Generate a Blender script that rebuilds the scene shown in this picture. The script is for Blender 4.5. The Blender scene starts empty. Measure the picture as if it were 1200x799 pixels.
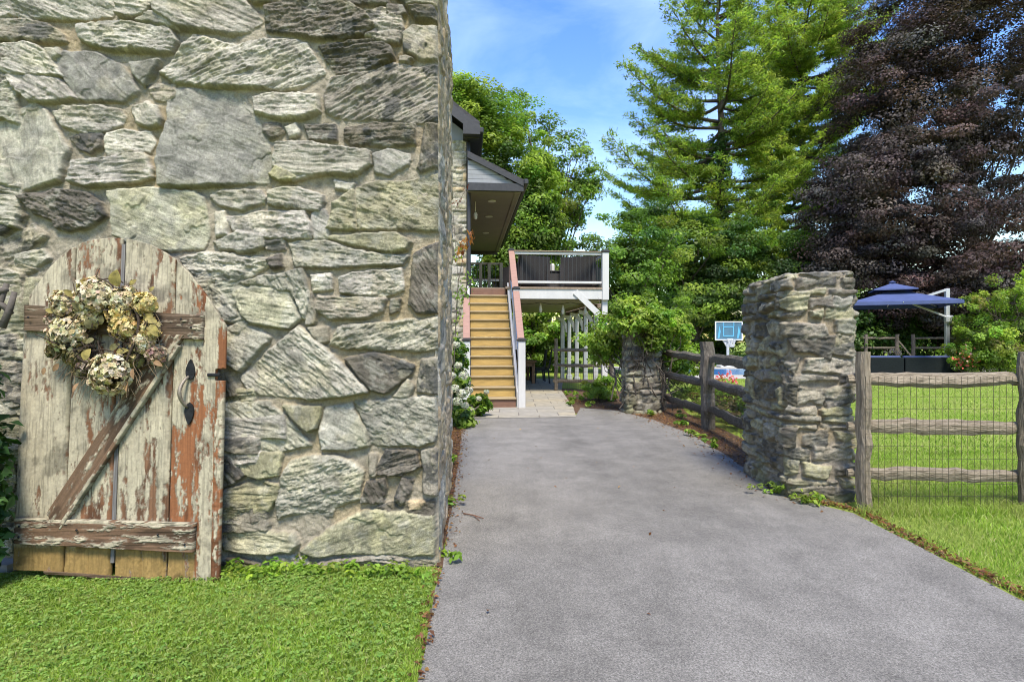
import bpy, math, random
import numpy as np
R = math.radians
random.seed(7)
rng = np.random.default_rng(11)
S = bpy.context.scene
C = S.collection

# ------------------------------------------------------------------ camera, sky, sun, exposure
F = 666.7          # focal length in units of a 1200 px wide picture
CH = 1.40          # eye height
cam_d = bpy.data.cameras.new('camera')
cam = bpy.data.objects.new('camera', cam_d); C.objects.link(cam)
cam.location = (0, 0, CH); cam.rotation_euler = (R(90), 0, 0)
cam_d.sensor_width = 36; cam_d.lens = 20.0; cam_d.clip_end = 2000; cam_d.clip_start = 0.05
S.camera = cam

SUN_DIR = np.array([0.10, -0.66, 1.15]); SUN_DIR /= np.linalg.norm(SUN_DIR)
elev = math.asin(SUN_DIR[2]); azim = math.atan2(SUN_DIR[0], SUN_DIR[1])
W = bpy.data.worlds.new('World'); S.world = W; W.use_nodes = True
nt = W.node_tree; nt.nodes.clear()
sky = nt.nodes.new('ShaderNodeTexSky'); sky.sky_type = 'NISHITA'; sky.sun_disc = False
sky.sun_elevation = elev; sky.sun_rotation = azim
sky.air_density = 1.6; sky.dust_density = 0.4; sky.ozone_density = 3.2
tc = nt.nodes.new('ShaderNodeTexCoord')
mp = nt.nodes.new('ShaderNodeMapping'); mp.inputs['Scale'].default_value = (1.0, 1.0, 2.4)
ns = nt.nodes.new('ShaderNodeTexNoise'); ns.inputs['Scale'].default_value = 2.3; ns.inputs['Detail'].default_value = 7
ns.inputs['Roughness'].default_value = 0.55; ns.inputs['Distortion'].default_value = 0.4
rp = nt.nodes.new('ShaderNodeValToRGB'); rp.color_ramp.elements[0].position = 0.47; rp.color_ramp.elements[1].position = 0.85
rp.color_ramp.elements[1].color = (0.35, 0.35, 0.35, 1)
mx = nt.nodes.new('ShaderNodeMix'); mx.data_type = 'RGBA'
mx.inputs[7].default_value = (5.2, 6.0, 7.6, 1)
bg = nt.nodes.new('ShaderNodeBackground'); bg.inputs[1].default_value = 0.142
wo = nt.nodes.new('ShaderNodeOutputWorld')
L = nt.links.new
hsv = nt.nodes.new('ShaderNodeHueSaturation'); hsv.inputs['Saturation'].default_value = 1.34; hsv.inputs['Hue'].default_value = .522; hsv.inputs['Value'].default_value = .72; L(sky.outputs[0], hsv.inputs['Color'])
L(tc.outputs['Generated'], mp.inputs[0]); L(mp.outputs[0], ns.inputs['Vector']); L(ns.outputs[0], rp.inputs[0])
L(rp.outputs[0], mx.inputs[0]); L(hsv.outputs[0], mx.inputs[6]); L(mx.outputs[2], bg.inputs[0]); L(bg.outputs[0], wo.inputs[0])

sl = bpy.data.lights.new('sun', 'SUN'); sl.energy = 2.65; sl.angle = R(16); sl.color = (1.0, 0.935, 0.82)
so = bpy.data.objects.new('sun', sl); C.objects.link(so); so.location = (0, -20, 40)
from mathutils import Vector
so.rotation_euler = Vector((-SUN_DIR[0], -SUN_DIR[1], -SUN_DIR[2])).to_track_quat('-Z', 'Y').to_euler()
S.view_settings.view_transform = 'Standard'; S.view_settings.look = 'None'
S.view_settings.gamma = 1.0; S.view_settings.exposure = 1.58; S.view_settings.use_curve_mapping = False
try:
    S.cycles.filter_width = 1.05
    S.cycles.max_bounces = 8; S.cycles.diffuse_bounces = 6; S.cycles.transmission_bounces = 6
    S.cycles.transparent_max_bounces = 6
except Exception: pass

# ------------------------------------------------------------------ frames
TH = math.atan(0.0825); CT, ST = math.cos(TH), math.sin(TH)
def P(x, y, d): return np.array([(x-600)*d/F, d, CH-(y-399.5)*d/F])
def G(x, y):
    d = F*CH/(y-399.5); return ((x-600)*d/F, d)
def H2W(p): return (p[0]*CT-p[1]*ST, p[0]*ST+p[1]*CT, p[2])
def PH(x, y, d):
    w = P(x, y, d); return np.array([w[0]*CT+w[1]*ST, -w[0]*ST+w[1]*CT, w[2]])

# ------------------------------------------------------------------ numpy noise
def _h(xi, yi, seed):
    n = (xi.astype(np.int64)*374761393 + yi.astype(np.int64)*668265263 + seed*974634777) & 0xffffffff
    n = ((n ^ (n >> 13))*1274126177) & 0xffffffff
    n = ((n ^ (n >> 15))*2246822519) & 0xffffffff
    return ((n ^ (n >> 16)) & 0xffffff)/float(0xffffff)
def vn(x, y, seed=0):
    xi = np.floor(x); yi = np.floor(y); fx = x-xi; fy = y-yi
    fx = fx*fx*fx*(fx*(fx*6-15)+10); fy = fy*fy*fy*(fy*(fy*6-15)+10)
    a = _h(xi, yi, seed); b = _h(xi+1, yi, seed); c = _h(xi, yi+1, seed); d = _h(xi+1, yi+1, seed)
    return (a+(b-a)*fx)*(1-fy)+(c+(d-c)*fx)*fy
def fbm(x, y, seed=0, o=4, g=0.5):
    x = np.asarray(x, float); y = np.asarray(y, float)
    s = 0; a = 1; t = 0
    for k in range(o):
        s = s+a*vn(x, y, seed+k*17); t += a; a *= g
        x, y = (x*0.8-y*0.6)*2.03+3.7, (x*0.6+y*0.8)*2.03+1.3
    return s/t
def fbm_s(x, y, seed=0, o=4, g=0.5):       # no rotation: keeps a stretch direction
    x = np.asarray(x, float); y = np.asarray(y, float)
    s = 0; a = 1; t = 0
    for k in range(o):
        s = s+a*vn(x, y, seed+k*17); t += a; a *= g; x = x*2.03+3.7; y = y*2.03+1.3
    return s/t
def sstep(a, b, x):
    t = np.clip((x-a)/(b-a), 0, 1); return t*t*(3-2*t)

# ------------------------------------------------------------------ materials
MATS = {}
def newmat(name):
    m = bpy.data.materials.new(name); m.use_nodes = True
    n = m.node_tree.nodes; return m, m.node_tree, n['Principled BSDF']
def M(name, col, rough=0.7, var=0.25, scale=8, stretch=(1, 1, 1), bump=0.3, bscale=None, bdist=0.01, metal=0, spec=0.35, detail=6, col2=None):
    """noise-varied procedural material"""
    col = tuple(c*.84 for c in col); col2 = col2 and tuple(c*.84 for c in col2)
    if name in MATS: return MATS[name]
    m, t, b = newmat(name); l = t.links.new
    tc = t.nodes.new('ShaderNodeTexCoord'); mp = t.nodes.new('ShaderNodeMapping'); mp.inputs['Scale'].default_value = stretch
    l(tc.outputs['Object'], mp.inputs[0])
    n = t.nodes.new('ShaderNodeTexNoise'); n.inputs['Scale'].default_value = scale; n.inputs['Detail'].default_value = detail; n.inputs['Roughness'].default_value = 0.65
    l(mp.outputs[0], n.inputs['Vector'])
    r = t.nodes.new('ShaderNodeValToRGB'); r.color_ramp.elements[0].position = 0.3; r.color_ramp.elements[1].position = 0.7
    c2 = col2 or tuple(min(1, c*(1+var)) for c in col); c1 = tuple(c*(1-var) for c in col)
    r.color_ramp.elements[0].color = (*c1, 1); r.color_ramp.elements[1].color = (*c2, 1)
    l(n.outputs[0], r.inputs[0]); l(r.outputs[0], b.inputs['Base Color'])
    b.inputs['Roughness'].default_value = rough; b.inputs['Metallic'].default_value = metal
    b.inputs['Specular IOR Level'].default_value = spec
    if bump:
        n2 = t.nodes.new('ShaderNodeTexNoise'); n2.inputs['Scale'].default_value = bscale or scale*3; n2.inputs['Detail'].default_value = 5
        l(mp.outputs[0], n2.inputs['Vector'])
        bp = t.nodes.new('ShaderNodeBump'); bp.inputs['Strength'].default_value = bump; bp.inputs['Distance'].default_value = bdist
        l(n2.outputs[0], bp.inputs['Height']); l(bp.outputs[0], b.inputs['Normal'])
    MATS[name] = m; return m
def MA(name, rough=0.85, bump=0.4, bscale=220, bdist=0.004, var=0.35, vscale=90, spec=0.25):
    """colour from the mesh's own per-vertex material colour, with fine grain"""
    if name in MATS: return MATS[name]
    m, t, b = newmat(name); l = t.links.new
    a = t.nodes.new('ShaderNodeAttribute'); a.attribute_name = 'col'
    tc = t.nodes.new('ShaderNodeTexCoord')
    n = t.nodes.new('ShaderNodeTexNoise'); n.inputs['Scale'].default_value = vscale; n.inputs['Detail'].default_value = 6; n.inputs['Roughness'].default_value = 0.7
    l(tc.outputs['Object'], n.inputs['Vector'])
    mr = t.nodes.new('ShaderNodeMapRange'); mr.inputs[1].default_value = 0.25; mr.inputs[2].default_value = 0.75
    mr.inputs[3].default_value = .82*(1-var); mr.inputs[4].default_value = .82*(1+var)
    l(n.outputs[0], mr.inputs[0])
    v = t.nodes.new('ShaderNodeVectorMath'); v.operation = 'SCALE'
    l(a.outputs['Color'], v.inputs[0]); l(mr.outputs[0], v.inputs['Scale']); l(v.outputs[0], b.inputs['Base Color'])
    b.inputs['Roughness'].default_value = rough; b.inputs['Specular IOR Level'].default_value = spec
    n2 = t.nodes.new('ShaderNodeTexNoise'); n2.inputs['Scale'].default_value = bscale; n2.inputs['Detail'].default_value = 6
    l(tc.outputs['Object'], n2.inputs['Vector'])
    bp = t.nodes.new('ShaderNodeBump'); bp.inputs['Strength'].default_value = bump; bp.inputs['Distance'].default_value = bdist
    l(n2.outputs[0], bp.inputs['Height']); l(bp.outputs[0], b.inputs['Normal'])
    MATS[name] = m; return m
def MLEAF(name, trans=0.35, rough=0.5, spec=0.3):
    if name in MATS: return MATS[name]
    m, t, b = newmat(name); l = t.links.new
    a = t.nodes.new('ShaderNodeAttribute'); a.attribute_name = 'col'
    l(a.outputs['Color'], b.inputs['Base Color']); b.inputs['Roughness'].default_value = rough
    b.inputs['Specular IOR Level'].default_value = spec
    tr = t.nodes.new('ShaderNodeBsdfTranslucent')
    hs = t.nodes.new('ShaderNodeVectorMath'); hs.operation = 'MULTIPLY'; hs.inputs[1].default_value = (1.15, 1.25, 0.7)
    l(a.outputs['Color'], hs.inputs[0]); l(hs.outputs[0], tr.inputs[0])
    mix = t.nodes.new('ShaderNodeMixShader'); mix.inputs[0].default_value = trans
    o = t.nodes['Material Output']
    l(b.outputs[0], mix.inputs[1]); l(tr.outputs[0], mix.inputs[2]); l(mix.outputs[0], o.inputs[0])
    MATS[name] = m; return m

# ------------------------------------------------------------------ mesh helpers
class MB:
    def __init__(s): s.v = []; s.f = []; s.n = 0
    def add(s, V, Fc):
        V = np.asarray(V, float).reshape(-1, 3); s.v.append(V)
        s.f += [tuple(i+s.n for i in q) for q in Fc]; s.n += len(V); return s
    def box(s, c, size, rz=0, rx=0, ry=0, bev=0.0):
        x, y, z = (d/2 for d in size); b = min(bev, x*.45, y*.45, z*.45)
        if b > 0:
            V = []; idx = {}
            for sx in (-1, 1):
                for sy in (-1, 1):
                    for sz in (-1, 1):
                        for ax in range(3):
                            p = [sx*(x-b), sy*(y-b), sz*(z-b)]; p[ax] = (sx*x, sy*y, sz*z)[ax]
                            idx[(sx, sy, sz, ax)] = len(V); V.append(p)
            Fc = []
            for ax in range(3):
                o = [a for a in range(3) if a != ax]
                for sg in (-1, 1):
                    q = []
                    for a_, b_ in ((-1, -1), (1, -1), (1, 1), (-1, 1)):
                        k = [0, 0, 0]; k[ax] = sg; k[o[0]] = a_; k[o[1]] = b_; q.append(idx[(*k, ax)])
                    Fc.append(q if (sg > 0) ^ (ax == 1) else q[::-1])
            for ax in range(3):
                o = [a for a in range(3) if a != ax]
                for a_ in (-1, 1):
                    for b_ in (-1, 1):
                        q = []
                        for sg, w in ((-1, o[0]), (1, o[0]), (1, o[1]), (-1, o[1])):
                            k = [0, 0, 0]; k[ax] = sg; k[o[0]] = a_; k[o[1]] = b_; q.append(idx[(*k, w)])
                        Fc.append(q)
            for sx in (-1, 1):
                for sy in (-1, 1):
                    for sz in (-1, 1): Fc.append([idx[(sx, sy, sz, a)] for a in range(3)])
            V = np.array(V)
        else:
            V = np.array([(i, j, k) for i in (-x, x) for j in (-y, y) for k in (-z, z)])
            Fc = [(0, 1, 3, 2), (4, 6, 7, 5), (0, 4, 5, 1), (2, 3, 7, 6), (0, 2, 6, 4), (1, 5, 7, 3)]
        def rot(V, a, i, j):
            if a:
                ca, sa = math.cos(a), math.sin(a); V = V.copy(); p, q = V[:, i].copy(), V[:, j].copy()
                V[:, i] = p*ca-q*sa; V[:, j] = p*sa+q*ca
            return V
        V = rot(V, rx, 1, 2); V = rot(V, ry, 2, 0); V = rot(V, rz, 0, 1)
        return s.add(V+np.array(c), Fc)
    def bar(s, a, b, w, h, up=(0, 0, 1), bev=0.0):
        """box from a to b; w across, h along 'up'"""
        a = np.array(a, float); b = np.array(b, float); d = b-a; Ln = np.linalg.norm(d); d /= Ln
        u = np.array(up, float); sd = np.cross(d, u); sd /= np.linalg.norm(sd); u = np.cross(sd, d)
        t = MB(); t.box((0, 0, 0), (w, Ln, h), bev=bev); V = np.concatenate(t.v)
        V = V[:, :1]*sd+V[:, 1:2]*d+V[:, 2:]*u+(a+b)/2
        return s.add(V, t.f)
    def tube(s, pts, rad, n=7, cap=True):
        pts = np.array(pts, float); K = len(pts); rad = np.broadcast_to(np.asarray(rad, float), (K,))
        T = np.gradient(pts, axis=0); T /= np.linalg.norm(T, axis=1)[:, None]+1e-9
        ref = np.array([0.31, 0.11, 0.94]) if abs(T[0][2]) < 0.8 else np.array([1., 0.1, 0.])
        V = []
        for k in range(K):
            a = np.cross(T[k], ref); a /= np.linalg.norm(a)+1e-9; b = np.cross(T[k], a)
            for i in range(n):
                w = 2*math.pi*i/n; V.append(pts[k]+rad[k]*(a*math.cos(w)+b*math.sin(w)))
        Fc = [(k*n+i, k*n+(i+1) % n, (k+1)*n+(i+1) % n, (k+1)*n+i) for k in range(K-1) for i in range(n)]
        if cap: Fc += [tuple(range(n))[::-1], tuple((K-1)*n+i for i in range(n))]
        return s.add(V, Fc)
    def prism(s, poly, y0, y1, ax=1):
        """polygon in the two other axes, extruded along ax"""
        n = len(poly); o = [a for a in range(3) if a != ax]; V = []
        for yy in (y0, y1):
            for p in poly:
                q = [0, 0, 0]; q[ax] = yy; q[o[0]] = p[0]; q[o[1]] = p[1]; V.append(q)
        return s.add(V, [tuple(range(n)), tuple(range(n, 2*n))[::-1]]+[(i, i+n, (i+1) % n+n, (i+1) % n) for i in range(n)])
    def lathe(s, prof, c, n=16):
        V = [(c[0]+r*math.cos(2*math.pi*i/n), c[1]+r*math.sin(2*math.pi*i/n), c[2]+z) for r, z in prof for i in range(n)]
        K = len(prof)
        return s.add(V, [(k*n+i, k*n+(i+1) % n, (k+1)*n+(i+1) % n, (k+1)*n+i) for k in range(K-1) for i in range(n)]+[tuple(range(n))[::-1], tuple((K-1)*n+i for i in range(n))])

ORG = {}
def tag(o, label, cat, group=None, kind=None):
    if label: o['label'] = label
    if cat: o['category'] = cat
    if group: o['group'] = group
    if kind: o['kind'] = kind
    return o
def thing(name, label, cat, org, frame='w', group=None):
    o = bpy.data.objects.new(name, None); C.objects.link(o); o.empty_display_size = 0.2
    org = tuple(float(a) for a in org)
    o.location = H2W(org) if frame == 'h' else org
    if frame == 'h': o.rotation_euler = (0, 0, TH)
    ORG[o] = np.array(org); return tag(o, label, cat, group)
def rawmesh(name, V, faces=None, loops=None, col=None, smooth=False):
    """loops: (flat index array, per-face size int) fast path"""
    me = bpy.data.meshes.new(name)
    V = np.asarray(V, np.float32)
    if loops is not None:
        idx, k = loops; nf = len(idx)//k
        me.vertices.add(len(V)); me.vertices.foreach_set('co', V.ravel())
        me.loops.add(len(idx)); me.loops.foreach_set('vertex_index', np.asarray(idx, np.int32))
        me.polygons.add(nf); me.polygons.foreach_set('loop_start', np.arange(0, nf*k, k, dtype=np.int32))
        try: me.polygons.foreach_set('loop_total', np.full(nf, k, np.int32))
        except Exception: pass
        me.update(calc_edges=True)
    else:
        me.from_pydata([tuple(map(float, v)) for v in V], [], faces); me.update()
    if col is not None:
        a = me.attributes.new('col', 'FLOAT_COLOR', 'POINT')
        c = np.ones((len(V), 4), np.float32); c[:, :3] = col; a.data.foreach_set('color', c.ravel())
    if smooth: me.polygons.foreach_set('use_smooth', np.ones(len(me.polygons), bool))
    return me
def link(name, me, V0, mat, parent, frame):
    o = bpy.data.objects.new(name, me); C.objects.link(o)
    if mat: me.materials.append(mat)
    if parent is not None: o.parent = parent; ORG[o] = ORG[parent]
    else:
        o.location = H2W(V0) if frame == 'h' else V0
        if frame == 'h': o.rotation_euler = (0, 0, TH)
        ORG[o] = np.array(V0)
    return o
def base_of(V):
    a = V.min(0); b = V.max(0); return ((a[0]+b[0])/2, (a[1]+b[1])/2, a[2])
def obj(name, mb, mat, parent=None, frame='w', col=None, smooth=False, fix=True):
    if isinstance(mb, MB): V = np.concatenate(mb.v); fc = mb.f; loops = None
    else: V, loops = mb; fc = None
    V0 = ORG[parent] if parent is not None else np.array(base_of(V))
    me = rawmesh(name, V-V0, fc, loops, col, smooth)
    if isinstance(mb, MB) and fix:
        import bmesh
        b = bmesh.new(); b.from_mesh(me); bmesh.ops.recalc_face_normals(b, faces=b.faces); b.to_mesh(me); b.free()
    return link(name, me, tuple(V0), mat, parent, frame)
def quads(nr, nc, flip=False, wrap=False):
    i = np.arange(nr-1)[:, None]*nc; j = np.arange(nc if wrap else nc-1)[None]
    j2 = (j+1) % nc
    a = i+j; b = i+j2; c = i+nc+j2; d = i+nc+j
    q = np.stack([a, d, c, b] if flip else [a, b, c, d], -1).reshape(-1, 4); return q
def copy_tree(o, parent=None):
    c = o.copy(); C.objects.link(c)
    if parent is not None: c.parent = parent
    for ch in list(o.children): copy_tree(ch, c)
    return c

# ------------------------------------------------------------------ stonework
TONE = {'L': (0.325, 0.305, 0.25), 'M': (0.235, 0.213, 0.165), 'D': (0.112, 0.10, 0.078), 'O': (0.255, 0.24, 0.155), 'G': (0.255, 0.245, 0.205), 'T': (0.36, 0.285, 0.18), 'P': (0.29, 0.28, 0.21)}
def stone_field(us, vs, stones, seed=0, mort=(0.30, 0.262, 0.192), edge=0.017, warp=0.012, prot=(0.022, 0.052), fine=1.0, mdepth=0.006, infl=0.012, mrec=.010):
    nu, nv = len(us), len(vs); U, V = np.meshgrid(us, vs)
    Uw = U+warp*2*(fbm(U*9, V*9, seed+1, 4)-.5)+warp*0.9*(fbm(U*38, V*38, seed+5, 3)-.5)
    Vw = V+warp*2*(fbm(U*9+50, V*9, seed+2, 4)-.5)+warp*0.9*(fbm(U*38+9, V*38, seed+6, 3)-.5)
    mf = fbm(U*7, V*7, seed+3, 4); m2 = fbm(U*3, V*3, seed+4, 3); m3 = fbm(U*45, V*45, seed+8, 4)
    Hh = mdepth*(mf-.5)*3+0.012*(m3-.5)-mrec
    warm = sstep(.45, .7, m2)[..., None]
    Cc = np.array(mort)*(0.50+0.98*fbm(U*24, V*24, seed+9, 6, .65))[..., None]*(1-warm*np.array([0.0, 0.07, 0.22]))
    r = np.random.default_rng(seed+77)
    for k, (tone, ang, rough, poly) in enumerate(stones):
        p = np.array(poly, float); pad = 0.04
        i0, i1 = np.searchsorted(us, (p[:, 0].min()-pad, p[:, 0].max()+pad)); j0, j1 = np.searchsorted(vs, (p[:, 1].min()-pad, p[:, 1].max()+pad))
        if i1-i0 < 2 or j1-j0 < 2: continue
        sl = (slice(j0, j1), slice(i0, i1)); u = Uw[sl]; v = Vw[sl]
        d2 = np.full(u.shape, 1e9); ins = np.zeros(u.shape, bool)
        for a in range(len(p)):
            A = p[a]; B = p[(a+1) % len(p)]; e = B-A
            wx = u-A[0]; wy = v-A[1]; t = np.clip((wx*e[0]+wy*e[1])/(e@e+1e-12), 0, 1)
            d2 = np.minimum(d2, (wx-e[0]*t)**2+(wy-e[1]*t)**2)
            c1 = (A[1] <= v) & (B[1] > v); c2 = (A[1] > v) & (B[1] <= v)
            cr = e[0]*wy-e[1]*wx
            ins ^= (c1 & (cr > 0)) | (c2 & (cr < 0))
        sd = np.where(ins, 1, -1)*np.sqrt(d2)+infl
        size = math.sqrt(np.ptp(p[:, 0])*np.ptp(p[:, 1]))
        ed = min(edge*r.uniform(.7, 1.2), size*.3)
        m = sd > -0.003
        t = np.clip((sd+0.003)/ed, 0, 1); prof = np.sin(t*math.pi/2)**0.75
        x, y = U[sl], V[sl]; a = R(-ang); cx, cy = p.mean(0)
        ua = (x-cx)*math.cos(a)+(y-cy)*math.sin(a); va = -(x-cx)*math.sin(a)+(y-cy)*math.cos(a)
        sk = seed*131+k*13
        wob = 0.02*(fbm(x*8, y*8, sk+3, 3)-.5)
        q = fbm_s(ua*2.6+.3*fbm(x*14, y*14, sk, 2), (va+wob)*12, sk+1, 4)
        nlev = 9; qq = q*nlev; terr = (np.floor(qq)+sstep(.72, 1.0, qq-np.floor(qq)))/nlev-.5
        sl1 = fbm_s(ua*9, (va+wob*.7)*70, sk+2, 4, .62)-.5
        chip = fbm_s(ua*15, va*30, sk+4, 4, .55)-.5
        rid = 1-np.abs(2*fbm_s(ua*4, (va+wob)*30, sk+6, 3)-1)
        big = fbm(x*5.5, y*5.5, sk+5, 3)-.5
        h = r.uniform(*prot)
        wt, ws, wc, wf = ((.30, .45, .40, .42), (1.0, .75, .40, .40), (.65, .30, .95, .75), (.45, .55, .6, .55))[0 if rough < .75 else int(r.integers(1, 4))]; wk = r.uniform(.75, 1.15); wt *= wk; ws *= wk; wc *= wk; wf *= wk
        pt = sstep(.53, .545, fbm(x*4.5+k, y*4.5, sk+21, 4))
        tl = r.normal(0, 0.05, 2)
        z = prof*(h+tl[0]*(x-cx)+tl[1]*(y-cy)+rough*fine*(0.044*wt*terr+0.024*ws*sl1+0.028*wc*chip+0.017*ws*(rid-.8)+.030*wf*(.55*fbm_s(ua*24, (va+wob*.6)*66, sk+14, 4, .68)+.45*fbm(x*54, y*54, sk+16, 4, .68)-.5))+0.035*big-.007*pt)-0.003
        base = np.array(TONE[tone])*np.array((1.10, 1.075, 1.06))*r.uniform(.84, 1.16)*np.array([1, r.uniform(.985, 1.01), r.uniform(.93, 1.03)])
        c = base*(0.42+1.16*fbm(x*13, y*13, sk+7, 6, .6))[..., None]
        # streaks along the cleavage, lichen and dark weathering blotches
        c = c*(1+(.35+.65*ws)*(.78*fbm_s(ua*7, va*60, sk+8, 4, .65)-.39))[..., None]*(1+.16*pt)[..., None]*(.55+.9*fbm(x*75, y*75, sk+15, 4, .7))[..., None]
        li = sstep(.55, .68, fbm(x*15, y*15, sk+9, 5))[..., None]*.38
        c = c*(1-li)+np.array([.36, .345, .28])*li
        dk = sstep(.56, .66, fbm(x*8, y*9, sk+10, 6, .6))[..., None]*(0.8 if tone in 'DM' else .34)
        c = c*(1-dk)+np.array([.06, .06, .055])*dk
        ol = sstep(.54, .7, fbm(x*6, y*6, sk+11, 4))[..., None]*.35
        c = c*(1-ol)+c*np.array([1.0, .97, .68])*ol
        Hs = Hh[sl]; Cs = Cc[sl]
        w = np.where(m & (z > Hs-0.004), 1.0, 0.0)*sstep(0, .3, t)
        Hh[sl] = np.where(m, np.maximum(Hs, z), Hs); Cc[sl] = Cs*(1-w[..., None])+c*w[..., None]
    return Hh, np.clip(Cc, .01, .8)
def courses(u0, u1, v0, v1, hr, wr, seed, gap=0.014, tones='LLMMDOGP', rough=(.6, 1.2), jit=.25):
    r = np.random.default_rng(seed); out = []; v = v0
    rows = []
    while v < v1: h = r.uniform(*hr); rows.append((v, min(v+h, v1+.1))); v += h
    for a, b in rows:
        u = u0-r.uniform(0, wr[1])
        while u < u1:
            w = r.uniform(*wr); hh = b-a; g = gap*r.uniform(.6, 1.5); j = jit*min(hh, w)
            def q(x, y): return (x+r.uniform(-j, j)*.6, y+r.uniform(-j, j)*.6)
            def add(x0, x1, y0, y1):
                pl = [q(x0, y0), q((x0+x1)/2, y0), q(x1, y0), q(x1, y1), q((x0+x1)/2, y1), q(x0, y1)]
                out.append((r.choice(list(tones)), r.uniform(-16, 16), r.uniform(*rough), pl))
            if r.random() < .22 and hh > .12:
                mid = a+hh*r.uniform(.4, .6); add(u+g, u+w-g, a+g*.7, mid-g*.7); add(u+g, u+w-g, mid+g*.7, b-g*.7)
            else: add(u+g, u+w-g, a+g*.7, b-g*.7)
            u += w
    return out

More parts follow.
